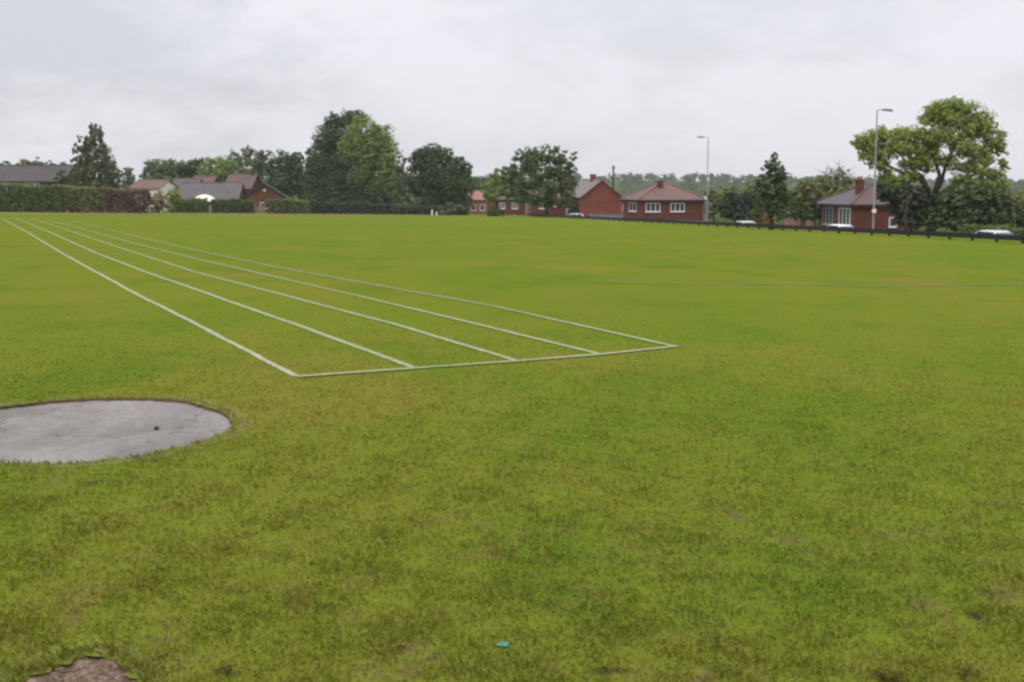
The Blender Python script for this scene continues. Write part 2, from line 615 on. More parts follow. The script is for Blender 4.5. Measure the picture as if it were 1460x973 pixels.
m_signred = simple('sign_red', (.45, .05, .04), .5, .4, vary=.04)
m_timber = simple('weathered_timber', (.22, .17, .13), .9, .1, vary=.3, scale=4)
m_poletimber = simple('dark_pole_timber', (.045, .036, .03), .9, .1, vary=.3)
m_canvas = simple('cream_canvas', (.74, .70, .60), .85, .2, vary=.05)
m_tyre = simple('tyre_rubber', (.018, .018, .019), .85, .2)
m_rim = simple('alloy_rim', (.42, .43, .44), .35, .5, .7, vary=.05)
m_lens = simple('headlight_lens', (.78, .78, .76), .2, .6, vary=.03)
m_tail = simple('tail_lamp_red', (.35, .02, .02), .3, .5, vary=.03)
m_teal = simple('teal_plastic', (.025, .20, .19), .25, .6, vary=.2, scale=60)


def glass_mat(name, col, rough=.08):
    m, nt = new_mat(name)
    finish(nt, principled(nt, col, rough, .6))
    return m


m_pane = glass_mat('window_glass', (.05, .058, .062))
m_carglass = glass_mat('car_glass', (.022, .025, .028), .04)


def carpaint(name, col):
    m, nt = new_mat(name)
    p = N(nt, 'ShaderNodeBsdfPrincipled')
    g = N(nt, 'ShaderNodeNewGeometry')
    f = noise(nt, g.outputs['Position'], 2.0, 4, .6)
    nt.links.new(mixc(nt, f, tuple(q * .9 for q in col), col), p.inputs['Base Color'])
    p.inputs['Roughness'].default_value = .3
    p.inputs['Coat Weight'].default_value = .6
    finish(nt, p.outputs[0])
    return m


m_carwhite = carpaint('white_car_paint', (.78, .78, .77))
m_carsilver = carpaint('silver_car_paint', (.42, .44, .46))
m_carpale = carpaint('pale_silver_car_paint', (.56, .58, .60))

L = {
    'dark': leaf_mat('dark_leaves', (.035, .058, .014), (.094, .144, .032), .40),
    'shade_dark': leaf_mat('deep_shade_leaves', (.017, .027, .011), (.050, .072, .023), .3),  # darkest leaf green, with the shade beneath trees put into the colour
    'mid': leaf_mat('mid_green_leaves', (.055, .084, .018), (.140, .190, .040), .4),
    'grey': leaf_mat('grey_green_leaves', (.070, .088, .036), (.175, .205, .092), .4),
    'bright': leaf_mat('bright_green_leaves', (.120, .175, .032), (.285, .365, .072), .46),
    'oak': leaf_mat('yellow_green_leaves', (.165, .205, .028), (.360, .425, .066), .48),
    'olive': leaf_mat('olive_leaves', (.080, .090, .022), (.205, .205, .050), .33),
    'yellow': leaf_mat('golden_leaves', (.12, .125, .02), (.30, .30, .05), .3),
    'red': leaf_mat('russet_leaves', (.070, .046, .024), (.165, .105, .052), .28),
    'straw': leaf_mat('straw_leaves', (.16, .14, .07), (.36, .31, .18), .25),
    'far': leaf_mat('far_wood_leaves', (.050, .074, .022), (.115, .155, .045), .38),
    'conifer': leaf_mat('conifer_leaves', (.042, .062, .016), (.130, .165, .048), .38),
}

# ------------------------------------------------------------------ ground sheet with the sunken pad and the bare patch cut out
def smooth_loop(pts, n=96, jitter=0.0, seed=1):
    r = np.random.default_rng(seed)
    p = np.array(pts, float)
    m = len(p)
    out = []
    per = max(2, n // m)
    for i in range(m):
        a, b, c, d = p[i - 1], p[i], p[(i + 1) % m], p[(i + 2) % m]
        for k in range(per):
            t = k / per
            q = 0.5 * ((2 * b) + (c - a) * t + (2 * a - 5 * b + 4 * c - d) * t * t + (3 * b - a - 3 * c + d) * t ** 3)
            out.append(q)
    out = np.array(out)
    j = r.normal(0, jitter * 3.5, out.shape)
    for _ in range(4):
        j = (np.roll(j, 1, 0) + j * 2 + np.roll(j, -1, 0)) / 4
    return out + j + r.normal(0, jitter * .15, out.shape)


pad_px = [(190, 568), (255, 571), (300, 581), (331, 598), (326, 613), (292, 630), (222, 647), (140, 657), (60, 661), (-20, 659), (-95, 652), (-150, 638),
          (-165, 618), (-135, 602), (-75, 590), (0, 581), (60, 574), (125, 569)]
PAD = smooth_loop([G(*p) for p in pad_px], 180, 0.006, 3)
soil_px = [(30, 980), (52, 962), (75, 952), (100, 944), (122, 937), (142, 933), (160, 941), (176, 954), (190, 967), (197, 985), (170, 1010), (110, 1020), (50, 1008)]
SOIL = smooth_loop([G(*p) for p in soil_px], 110, 0.006, 4)


def inside(poly, x, y):
    x = np.asarray(x)
    y = np.asarray(y)
    c = np.zeros(x.shape, bool)
    n = len(poly)
    for i in range(n):
        x1, y1 = poly[i]
        x2, y2 = poly[(i + 1) % n]
        hit = ((y1 > y) != (y2 > y))
        with np.errstate(divide='ignore', invalid='ignore'):
            xi = (x2 - x1) * (y - y1) / (y2 - y1) + x1
        c ^= hit & (x < xi)
    return c


def dist_line(x, y, pts):
    best = np.full(np.shape(x), 1e9)
    for (a, b) in zip(pts[:-1], pts[1:]):
        a = np.array(a)
        b = np.array(b)
        ab = b - a
        t = np.clip(((x - a[0]) * ab[0] + (y - a[1]) * ab[1]) / (ab @ ab), 0, 1)
        best = np.minimum(best, np.hypot(x - a[0] - t * ab[0], y - a[1] - t * ab[1]))
    return best


def build_ground():
    pts = []
    r = 1.5
    while r < 5200:
        if r < 320:
            w = np.concatenate([np.arange(-30, 30.01, 0.45 if r > 30 else 0.8), np.arange(34, 327, 8)])
        else:
            w = np.concatenate([np.arange(-30, 30.01, 1.2), np.arange(34, 327, 8)])
        for a in w:
            pts.append((r * math.sin(R(a)), r * math.cos(R(a))))
        r *= 1.022 if r < 14 else (1.016 if r < 300 else 1.05)
    pts = np.array(pts)
    keep = np.ones(len(pts), bool)
    for loop in (PAD, SOIL):
        d = dist_line(pts[:, 0], pts[:, 1], [tuple(p) for p in loop] + [tuple(loop[0])])
        keep &= (d > 0.05) & ~inside(loop, pts[:, 0], pts[:, 1])
    pts = pts[keep]
    n0 = len(pts)
    verts = [Vector(p) for p in pts] + [Vector(p) for p in PAD] + [Vector(p) for p in SOIL]
    e = [(n0 + i, n0 + (i + 1) % len(PAD)) for i in range(len(PAD))]
    n1 = n0 + len(PAD)
    e += [(n1 + i, n1 + (i + 1) % len(SOIL)) for i in range(len(SOIL))]
    V, E, F, *_ = delaunay_2d_cdt(verts, e, [], 0, 1e-5)
    V = np.array([tuple(v) for v in V])
    F = np.array(F)
    cen = V[F].mean(axis=1)
    bad = inside(PAD, cen[:, 0], cen[:, 1]) | inside(SOIL, cen[:, 0], cen[:, 1])
    F = F[~bad]
    Z = terrain(V[:, 0], V[:, 1])
    me = bpy.data.meshes.new('field')
    me.from_pydata(np.column_stack([V, Z]).tolist(), [], F.tolist())
    me.polygons.foreach_set('use_smooth', [True] * len(me.polygons))
    me.materials.append(m_ground)
    o = link(bpy.data.objects.new('field', me))
    return tag(o, kind='structure')


field = build_ground()


def sunk_sheet(name, loop, depth, mat, rough=0.0, label=None):
    """a sheet lying a little below the turf, with the cut soil edge round it"""
    lo = loop.min(0)
    hi = loop.max(0)
    st = max(0.05, (hi - lo).max() / 70)
    gx, gy = np.meshgrid(np.arange(lo[0], hi[0], st), np.arange(lo[1], hi[1], st))
    gx, gy = gx.ravel(), gy.ravel()
    d = dist_line(gx, gy, [tuple(p) for p in loop] + [tuple(loop[0])])
    k = inside(loop, gx, gy) & (d > 0.02)
    pts = np.column_stack([gx[k], gy[k]])
    n0 = len(pts)
    verts = [Vector(p) for p in pts] + [Vector(p) for p in loop]
    e = [(n0 + i, n0 + (i + 1) % len(loop)) for i in range(len(loop))]
    V, E, F, *_ = delaunay_2d_cdt(verts, e, [], 1, 1e-5)
    V = np.array([tuple(v) for v in V])
    r = np.random.default_rng(5)
    Z = terrain(V[:, 0], V[:, 1]) - depth + r.normal(0, 1, len(V)) * rough
    me = bpy.data.meshes.new(name)
    me.from_pydata(np.column_stack([V, Z]).tolist(), [], [tuple(f) for f in F])
    me.polygons.foreach_set('use_smooth', [True] * len(me.polygons))
    me.materials.append(mat)
    o = tag(link(bpy.data.objects.new(name, me)), kind='structure')
    mb = MB()
    n = len(loop)
    top = [(p[0], p[1], tz(*p) + 0.001) for p in loop]
    c = loop.mean(0)
    bot = [(p[0] + (c[0] - p[0]) * 0.012, p[1] + (c[1] - p[1]) * 0.012, tz(*p) - depth - 0.02) for p in loop]
    for i in range(n):
        j = (i + 1) % n
        mb.poly([top[i], top[j], bot[j], bot[i]])
    mb.build('soil_edge', m_edge, o)
    return o


pad = sunk_sheet('concrete_pad', PAD, 0.022, m_pad, 0.0015)
patch = sunk_sheet('bare_soil_patch', SOIL, 0.010, m_soil, 0.005)

# ------------------------------------------------------------------ painted lane lines
L1 = [(425, 538), (300, 473), (186, 415), (93, 364), (40, 332), (2, 311.5)]
L2 = [(593, 525.5), (440, 470), (296, 419), (210, 389), (137, 361), (70, 331), (22, 311)]
L3 = [(737, 515.5), (560, 462), (392, 418), (274, 387), (160, 350), (95, 328), (46, 312)]
L4 = [(855, 506), (640, 453), (400, 397), (274, 368), (190, 347), (110, 324.5), (66, 313)]
L5 = [(963, 495), (700, 436.5), (400, 382.5), (274, 356), (200, 339), (140, 323.5), (104, 315)]
LS = [(422, 538.5), (593, 526), (737, 516), (855, 506.5), (966, 494.5)]
LX = [(93, 364), (137, 362), (190, 364), (240, 360)]
LR = [(860, 402.5), (940, 404), (1030, 405), (1130, 405), (1240, 408.5), (1360, 407), (1470, 405)]
LINES = [(L1, .105, m_paint), (L2, .125, m_paint2), (L3, .12, m_paint2), (L4, .12, m_paint2), (L5, .115, m_paint2), (LS, .135, m_paint2), (LX, .12, m_paint3), (LR, .13, m_paint3)]
line_ground = []


def ribbon(path, w, name, mat, parent, dz, step=0.25, wob=0.006, seed=0):
    r = np.random.default_rng(seed)
    ph = seed * 1.7
    P = []
    for a, b in zip(path[:-1], path[1:]):
        a, b = np.array(a), np.array(b)
        n = max(1, int(np.hypot(*(b - a)) / step))
        for k in range(n):
            P.append(a + (b - a) * k / n)
    P.append(np.array(path[-1]))
    P = np.array(P)
    T = np.gradient(P, axis=0)
    T /= np.hypot(T[:, 0], T[:, 1])[:, None]
    Nn = np.column_stack([-T[:, 1], T[:, 0]])
    P = P + Nn * (0.005 * np.sin(np.arange(len(P)) * step * 1.9 + ph) + .006 * np.sin(np.arange(len(P)) * step * .63 + ph))[:, None] * (w < 1)
    a = P + Nn * (w / 2 + r.normal(0, wob, len(P))[:, None])
    b = P - Nn * (w / 2 + r.normal(0, wob, len(P))[:, None])
    mb = MB()
    for q in (a, b):
        pass
    n = len(P)
    mb.v = [(q[0], q[1], tz(*q) + dz) for q in a] + [(q[0], q[1], tz(*q) + dz) for q in P] + [(q[0], q[1], tz(*q) + dz) for q in b]
    mb.f = [(k * n + i, k * n + n + i, k * n + n + i + 1, k * n + i + 1) for k in (0, 1) for i in range(n - 1)]
    me = bpy.data.meshes.new(name)
    me.from_pydata(mb.v, [], mb.f)
    ea = me.attributes.new('edge', 'FLOAT', 'POINT')
    ea.data.foreach_set('value', np.concatenate([np.ones(n), np.zeros(n), np.ones(n)]).astype(np.float32))
    me.materials.append(mat)
    o = link(bpy.data.objects.new(name, me))
    o.parent = parent
    return o


for i, (pp, w, mat) in enumerate(LINES):
    path = [G(*p) for p in pp]
    line_ground.append((path, w))
    o = ribbon(path, w, 'start_line' if pp is LS else 'lane_line', mat, field, 0.005 + 0.0015 * i, seed=i)
    if pp is LR:
        o['label'] = 'faint worn line arcing across the right of the field'

m_rough, nt = new_mat('rough_grass')
g_ = N(nt, 'ShaderNodeNewGeometry')
col, tiny, sm = grass_colour(nt, g_.outputs['Position'])
f = noise(nt, mapping(nt, g_.outputs['Position'], (1, .15, .1)), .25, 5, .7)
c = mixc(nt, maprange(nt, f, .38, .62, 0.35, 1), col, (.20, .125, .055))
finish(nt, principled(nt, c, .95, .08))
rg = ribbon([G(-40, 305), G(210, 305.2), G(440, 306), G(640, 308)], 17.0, 'rough_grass_strip', m_rough, None, .03, 2.0, .8, 50)
tag(rg, kind='structure')

# ------------------------------------------------------------------ grass blades
def blades(n, y0, y1, wid, hgt, seed, want_line):
    r = np.random.default_rng(seed)
    u = r.random(n)
    y = np.sqrt(y0 ** 2 + u * (y1 ** 2 - y0 ** 2)) if want_line else y0 * (y1 / y0) ** u
    x = y * r.uniform(-0.44, 0.44, n)
    d = np.full(n, 1e9)
    for (path, w) in line_ground[:6]:
        d = np.minimum(d, dist_line(x, y, path) - w * .3)
    ok = ~inside(PAD, x, y) & ~inside(SOIL, x, y)
    edge = np.minimum(dist_line(x, y, [tuple(p) for p in PAD] + [tuple(PAD[0])]), dist_line(x, y, [tuple(p) for p in SOIL] + [tuple(SOIL[0])]))
    ok &= (d < 0) if want_line else (d > 0.0)
    # thinner turf on worn patches
    sx = np.zeros(n)
    for (cx, cy, cr) in SOIL_SPOTS:
        sx = np.maximum(sx, 1 - np.clip(np.hypot(x - cx, (y - cy) * .6) / (cr * 1.1), 0, 1))
    ok &= r.random(n) > sx * 0.9
    clump = .5 * np.sin(x * 15.1 + 1.7 * np.sin(y * 9.3)) * np.sin(y * 11.7 + 1.3 * np.sin(x * 7.9)) + .5 * np.sin(x * 6.1 + y * 2.2 + np.sin(y * 3.1)) * np.sin(y * 5.3 - x * 1.9)
    ok &= r.random(n) < 0.74 + 0.26 * clump
    if not want_line:
        ok &= r.random(n) < 1 - sstep(9.0, 27.0, y)
    x, y, edge, clump = x[ok], y[ok], edge[ok], clump[ok]
    m = len(x)
    z = terrain(x, y)
    a = r.uniform(0, 2 * np.pi, m)
    lean = r.uniform(0.25, 1.1, m)
    if not want_line:
        wid = .00098 * y
        hgt = .027 * (1 - .5 * sstep(6, 24, y))
    ln = hgt * r.uniform(0.55, 1.3, m) * (1 + 0.35 * clump) * np.where(edge < .06, 1.6, 1.0)
    w = wid * r.uniform(0.6, 1.3, m)
    dirv = np.column_stack([np.cos(a), np.sin(a)])
    side = np.column_stack([-np.sin(a), np.cos(a)])
    base = np.column_stack([x, y, z - 0.004])
    hx = ln * np.sin(lean)
    hz = ln * np.cos(lean)
    mid = base + np.column_stack([dirv * (hx * 0.38)[:, None], hz * 0.62])
    tip = base + np.column_stack([dirv * hx[:, None], hz * 0.95])
    s0 = np.column_stack([side * (w * .5)[:, None], np.zeros(m)])
    v = np.stack([base - s0, base + s0, mid + s0 * .85, tip, mid - s0 * .85], axis=1)
    var = np.repeat(r.random(m), 5)
    return v.reshape(-1, 3), var


vs, vr = [], []
for (n, a, b, w, h, sd_) in ((330000, 3.9, 28.0, .0055, .026, 11),):
    v, q = blades(n, a, b, w, h, sd_, False)
    vs.append(v)
    vr.append(q)
grass = np_mesh('grass', np.concatenate(vs), 5, m_blade, None, np.concatenate(vr))
tag(grass, 'short patchy mown grass over the playing field', 'grass', kind='stuff')

vs, vr = [], []
for (n, a, b, w, h, sd_) in ((300000, 11.0, 17.0, .011, .013, 21), (200000, 17.0, 26.0, .018, .011, 22)):
    v, q = blades(n, a, b, w, h, sd_, True)
    vs.append(v)
    vr.append(q)
pg = np_mesh('painted_grass', np.concatenate(vs), 5, m_paint, field, np.concatenate(vr))
tag(pg, kind='stuff')

m_fringe = paint_mat('soil_fringe', (.085, .058, .030), (.15, .108, .058), (-0.15, 0.75))
for loop, w in ((PAD, .15), (SOIL, .13)):
    c = loop.mean(0)
    dd = loop - c
    dd = dd / np.hypot(dd[:, 0], dd[:, 1])[:, None]
    lp = [tuple(p) for p in loop + dd * (w * .5 + .01)]
    tag(ribbon(lp + [lp[0]], w, 'worn_soil_fringe', m_fringe, pad if loop is PAD else patch, .0035, .1, .02, 60), kind='stuff')

# small stuff lying about
def pebble(name, label, px, py, size, mat, zoff=0.0, squash=.7, seed=0, cat='stone'):
    r = random.Random(seed)
    x, y = G(px, py)
    bm = bmesh.new()
    bmesh.ops.create_icosphere(bm, subdivisions=2, radius=size)
    for v in bm.verts:
        f = 1 + .22 * math.sin(v.co.x * 70 + seed) * math.cos(v.co.y * 55 + seed * 2) + r.uniform(-.06, .06)
        v.co = Vector((v.co.x * f, v.co.y * f * .85, v.co.z * f * squash))
    me = bpy.data.meshes.new(name)
    bm.to_mesh(me)
    bm.free()
    me.materials.append(mat)
    o = link(bpy.data.objects.new(name, me))
    o.location = (x, y, tz(x, y) + zoff + size * squash * .75)
    return tag(o, label, cat)


pebble('stone', 'small dark stone lying alone on the pale concrete pad', 224, 610.5, .021, m_stone, -.022, .8, 3)

# clods and grit of the bare patch (too many to count)
mb = MB()
r_ = random.Random(9)
lo, hi = SOIL.min(0), SOIL.max(0)
for _ in range(900):
    x, y = r_.uniform(lo[0], hi[0]), r_.uniform(lo[1], hi[1])
    if not bool(inside(SOIL, np.array([x]), np.array([y]))[0]):
        continue
    s = r_.uniform(.003, .011)
    c = Vector((x, y, tz(x, y) - .012 + s * .4))
    q = [c + Vector((r_.uniform(.6, 1.2) * s * a, r_.uniform(.6, 1.2) * s * b, r_.uniform(.5, 1) * s * d)) for a, b, d in ((1, 0, 0), (0, 1, 0), (-1, 0, 0), (0, -1, 0), (0, 0, 1))]
    for t in ((0, 1, 4), (1, 2, 4), (2, 3, 4), (3, 0, 4)):
        mb.poly([q[k] for k in t])
tag(mb.build('soil_crumbs', m_soil, patch), kind='stuff')

# teal scrap of litter: a crumpled bottle-top sized plastic shell with a torn rim
x, y = G(717, 928)
bm = bmesh.new()
ring = []
rows = [(.000, .0115), (.010, .0105), (.024, .0085), (.032, .005), (.035, .0012)]
for i, (rr, zz) in enumerate(rows):
    row = []
    for k in range(20):
        q = 2 * math.pi * k / 20
        wob = 1 + .16 * math.sin(3 * q + i) + .07 * math.sin(7 * q)
        row.append(bm.verts.new((rr * wob * math.cos(q) * 1.15, rr * wob * math.sin(q) * .8, zz + .004 * math.sin(2 * q + 1) * rr / .035)))
    ring.append(row)
for i in range(len(rows) - 1):
    for k in range(20):
        if i == 3 and k in (4, 5, 13):
            continue
        bm.faces.new((ring[i][k], ring[i][(k + 1) % 20], ring[i + 1][(k + 1) % 20], ring[i + 1][k]))
bmesh.ops.remove_doubles(bm, verts=bm.verts, dist=1e-5)
me = bpy.data.meshes.new('plastic_scrap')
bm.to_mesh(me)
bm.free()
me.materials.append(m_teal)
me.polygons.foreach_set('use_smooth', [True] * len(me.polygons))
o = link(bpy.data.objects.new('plastic_scrap', me))
o.location = (x, y, tz(x, y) + .010)
o.rotation_euler = (R(6), R(-5), 0)
o.scale = (.62, .62, .62)
so = o.modifiers.new('thickness', 'SOLIDIFY')
so.thickness = .0015
tag(o, 'small shiny teal scrap of plastic lying in the near grass', 'litter')

# ------------------------------------------------------------------ road, kerbs and pavement beyond the rail
def along(t, s):
    p = FP0 + FD * t + FN * s
    return float(p[0]), float(p[1])


def strip(name, s0, s1, mat, dz, t0=-60, t1=230, thick=0.0, kind='structure'):
    mb = MB()
    ts = np.arange(t0, t1 + .1, 2.0)
    ss = np.linspace(s0, s1, max(2, int((s1 - s0) / 1.0) + 1))
    n = len(ss)
    for t in ts:
        for s in ss:
            x, y = along(t, s)
            mb.v.append((x, y, float(plane(x, y)) - DIP + dz))
    for i in range(len(ts) - 1):
        for k in range(n - 1):
            mb.f.append((i * n + k, i * n + k + 1, (i + 1) * n + k + 1, (i + 1) * n + k))
    o = mb.build(name, mat)
    return tag(o, kind=kind)


strip('road', 3.0, 9.0, m_asphalt, 0.0)
strip('pavement', 9.15, 11.4, m_paving, 0.12)


def kerb(s0, s1):
    mb = MB()
    ts = np.arange(-60, 230.1, 4.0)
    for a, b in zip(ts[:-1], ts[1:]):
        lo, hi = [], []
        for (t, s) in ((a, s0), (b - .02, s0), (b - .02, s1), (a, s1)):
            x, y = along(t, s)
            z = float(plane(x, y)) - DIP
            lo.append((x, y, z - .1))
            hi.append((x, y, z + .123))
        mb.solid(lo, hi)
    return tag(mb.build('kerb', m_kerb), kind='structure')


kerb(9.0, 9.148)
kerb(2.85, 2.998)

# ------------------------------------------------------------------ low black rail fence
fx, fy = along(0, 0)
fence = thing('rail_fence', 'low black rail fence on short posts between the field and the road', 'fence', (fx, fy, tz(fx, fy)))
post_me = rail_me = None
SP = 2.45
t = -12.0
while t < 128:
    x, y = along(t, 0)
    if post_me is None:
        p = MB()
        p.solid([(-.06, -.06, -.25), (.06, -.06, -.25), (.06, .06, -.25), (-.06, .06, -.25)], [(-.06, -.06, .41), (.06, -.06, .41), (.06, .06, .41), (-.06, .06, .41)])
        p.solid([(-.06, -.06, .41), (.06, -.06, .41), (.06, .06, .41), (-.06, .06, .41)], [(-.03, -.03, .44), (.03, -.03, .44), (.03, .03, .44), (-.03, .03, .44)])
        po = p.build('post', m_rail, fence)
        post_me = po.data
        ang = math.atan2(FD[1], FD[0])
        q = MB().box(.005, SP - .005, -.045, .045, -.29, .0)
        ro = q.build('rail', m_rail, fence)
        rail_me = ro.data
    else:
        po = link(bpy.data.objects.new('post', post_me))
        ro = link(bpy.data.objects.new('rail', rail_me))
        po.parent = fence
        ro.parent = fence
    z = tz(x, y)
    x2, y2 = along(t + SP, 0)
    z2 = tz(x2, y2)
    po.location = (x - fx, y - fy, z - tz(fx, fy))
    po.rotation_euler = (0, 0, ang)
    xo, yo = along(t, -.11)
    ro.location = (xo - fx, yo - fy, z - tz(fx, fy) + .44)
    ro.rotation_euler = (0, -math.atan2(z2 - z, SP), ang)
    t += SP

# ------------------------------------------------------------------ vegetation
def leaf_cloud(blobs, clumps, per, size, r, spread=.34, shell=(.5, 1.02), up=.35, squash=1.0):
    """blobs: list of (centre, radii); returns leaf quads gathered in clumps spread through the crown"""
    vol = np.array([abs(b[1][0] * b[1][2]) ** 1.0 for b in blobs])
    cnt = np.maximum(4, (clumps * vol / vol.sum()).astype(int))
    P, Nr, Vr = [], [], []
    for (c, rad), k in zip(blobs, cnt):
        c = np.array(c)
        rad = np.array(rad)
        d = r.normal(size=(k, 3))
        d /= np.linalg.norm(d, axis=1)[:, None]
        f = shell[0] + (shell[1] - shell[0]) * r.random(k) ** .6
        f *= 1 + .10 * np.sin(d[:, 0] * 7 + c[0]) * np.cos(d[:, 2] * 6 + c[2])
        cc = c + d * rad * f[:, None]
        cr = rad.mean() * spread * r.uniform(.6, 1.25, k)
        tone = r.normal(.5, .16, k)
        off_ = r.normal(size=(k, per, 3))
        off_ /= np.linalg.norm(off_, axis=2)[:, :, None]
        off_ *= (r.random((k, per)) ** .5)[:, :, None]
        off_[:, :, 2] *= .75 * squash
        p = cc[:, None, :] + off_ * cr[:, None, None]
        nn = off_ * .8 + d[:, None, :] * .5 + r.normal(size=(k, per, 3)) * .55
        nn[:, :, 2] += up
        P.append(p.reshape(-1, 3))
        Nr.append(nn.reshape(-1, 3))
        Vr.append((tone[:, None] + r.normal(0, .16, (k, per))).ravel())
    P = np.concatenate(P)
    Nr = np.concatenate(Nr)
    Vr = np.clip(np.concatenate(Vr), 0, 1)
    return quads(P, Nr, size, r), np.repeat(Vr, 4)


def quads(P, Nr, size, r):
    n = len(P)
    Nr = Nr / np.maximum(1e-6, np.linalg.norm(Nr, axis=1))[:, None]
    a = np.cross(Nr, r.normal(size=(n, 3)))
    a /= np.maximum(1e-6, np.linalg.norm(a, axis=1))[:, None]
    b = np.cross(Nr, a)
    s = size * r.uniform(.55, 1.3, n)[:, None]
    return np.stack([P + a * s * .62, P + b * s * .40, P - a * s * .62, P - b * s * .40], axis=1).reshape(-1, 3)


seedc = [100]


def tree(name, label, D, bx, blobs, leaf, dens=1.0, lsz=None, depth=.8, base_py=None, fork=None, group=None, cat='tree', trunk_r=None, bark=None, spread=.34, shell=(.45, 1.02),
         limbs=True, up=.7, trunk=True, squash=1.0, limb_px=None):
    """crown given as ellipses (cx, cy, rx, ry) measured on the photograph, built at its own distance D with real depth"""
    seedc[0] += 1
    r = np.random.default_rng(seedc[0])
    k = D / FPX
    b0 = W(bx, 300, D)
    bz = tz(b0.x, b0.y)
    root = thing(name, label, cat, (b0.x, b0.y, bz), 0, group)
    bl = []
    for (cx, cy, rx, ry) in blobs:
        c = W(cx, cy, D) - root.location
        dd = depth * rx * k
        c.y += r.uniform(-.25, .25) * dd
        bl.append(((c.x, c.y, c.z), (rx * k, max(dd, .3), ry * k)))
    area = sum(b[1][0] * b[1][2] for b in bl)
    if lsz is None:
        lsz = np.clip(D / FPX * 2.4, .17, .6)
    per = 16
    clumps = int(dens * 34 * area / (lsz ** 2) / per)
    v, q = leaf_cloud(bl, clumps, per, lsz, r, spread, shell, up, squash)
    np_mesh('crown', v, 4, L[leaf], root, q)
    if trunk:
        top = max(b[0][2] for b in bl)
        low = min(b[0][2] - b[1][2] for b in bl)
        cx = sum(b[0][0] * b[1][0] * b[1][2] for b in bl) / area
        H = fork if fork is not None else max(.4, low + (top - low) * .25)
        tr = trunk_r or max(.06, .022 * (top + 2))
        mb = MB()
        mb.tube([(0, 0, -.2), (r.normal(0, .05), 0, H * .35), (cx * .25 + r.normal(0, .06), r.normal(0, .06), H * .75), (cx * .4, 0, H)], [tr * 1.5, tr * 1.05, tr * .9, tr * .8], 9)
        mb.build('trunk', bark or m_bark, root, True)
        if limb_px:
            for pl in limb_px:
                pp = [Vector((cx * .4, 0, H * .97))] + [W(a, b_, D) - root.location + Vector((0, r.normal(0, .5), 0)) for a, b_ in pl]
                rr = np.linspace(tr * .55, tr * .12, len(pp))
                lm = MB().tube(pp, list(rr), 7)
                for q in pp[1:]:
                    for _ in range(3):
                        dv = Vector((r.normal(0, .4), r.normal(0, .4), r.uniform(0, .7)))
                        lm.tube([q, q + dv * .5 + Vector((.1, 0, .05)), q + dv], [tr * .14, tr * .08, tr * .03], 5)
                lm.build('limb', bark or m_bark, root, True)
        elif limbs:
            for (c, rad) in sorted(bl, key=lambda b: -b[1][0] * b[1][2])[:7]:
                c = Vector(c)
                s = Vector((cx * .4, 0, H * r.uniform(.8, 1.0)))
                if c.z < s.z:
                    continue
                e = c + Vector((0, 0, rad[2] * .5))
                m1 = s.lerp(e, .35) + Vector((r.normal(0, .35), r.normal(0, .3), -.03 * (e - s).length))
                m2 = s.lerp(e, .7) + Vector((r.normal(0, .2), r.normal(0, .2), 0))
                lm = MB()
                lm.tube([s, m1, m2, e], [tr * .48, tr * .32, tr * .18, tr * .05], 6)
                for _ in range(3):
                    dv = Vector((r.normal(0, 1) * rad[0], r.normal(0, 1) * rad[1], abs(r.normal(0, .8)) * rad[2])) * .6
                    lm.tube([m2, m2 + dv * .6, m2 + dv], [tr * .18, tr * .1, tr * .03], 5)
                lm.build('limb', bark or m_bark, root, True)
    return root


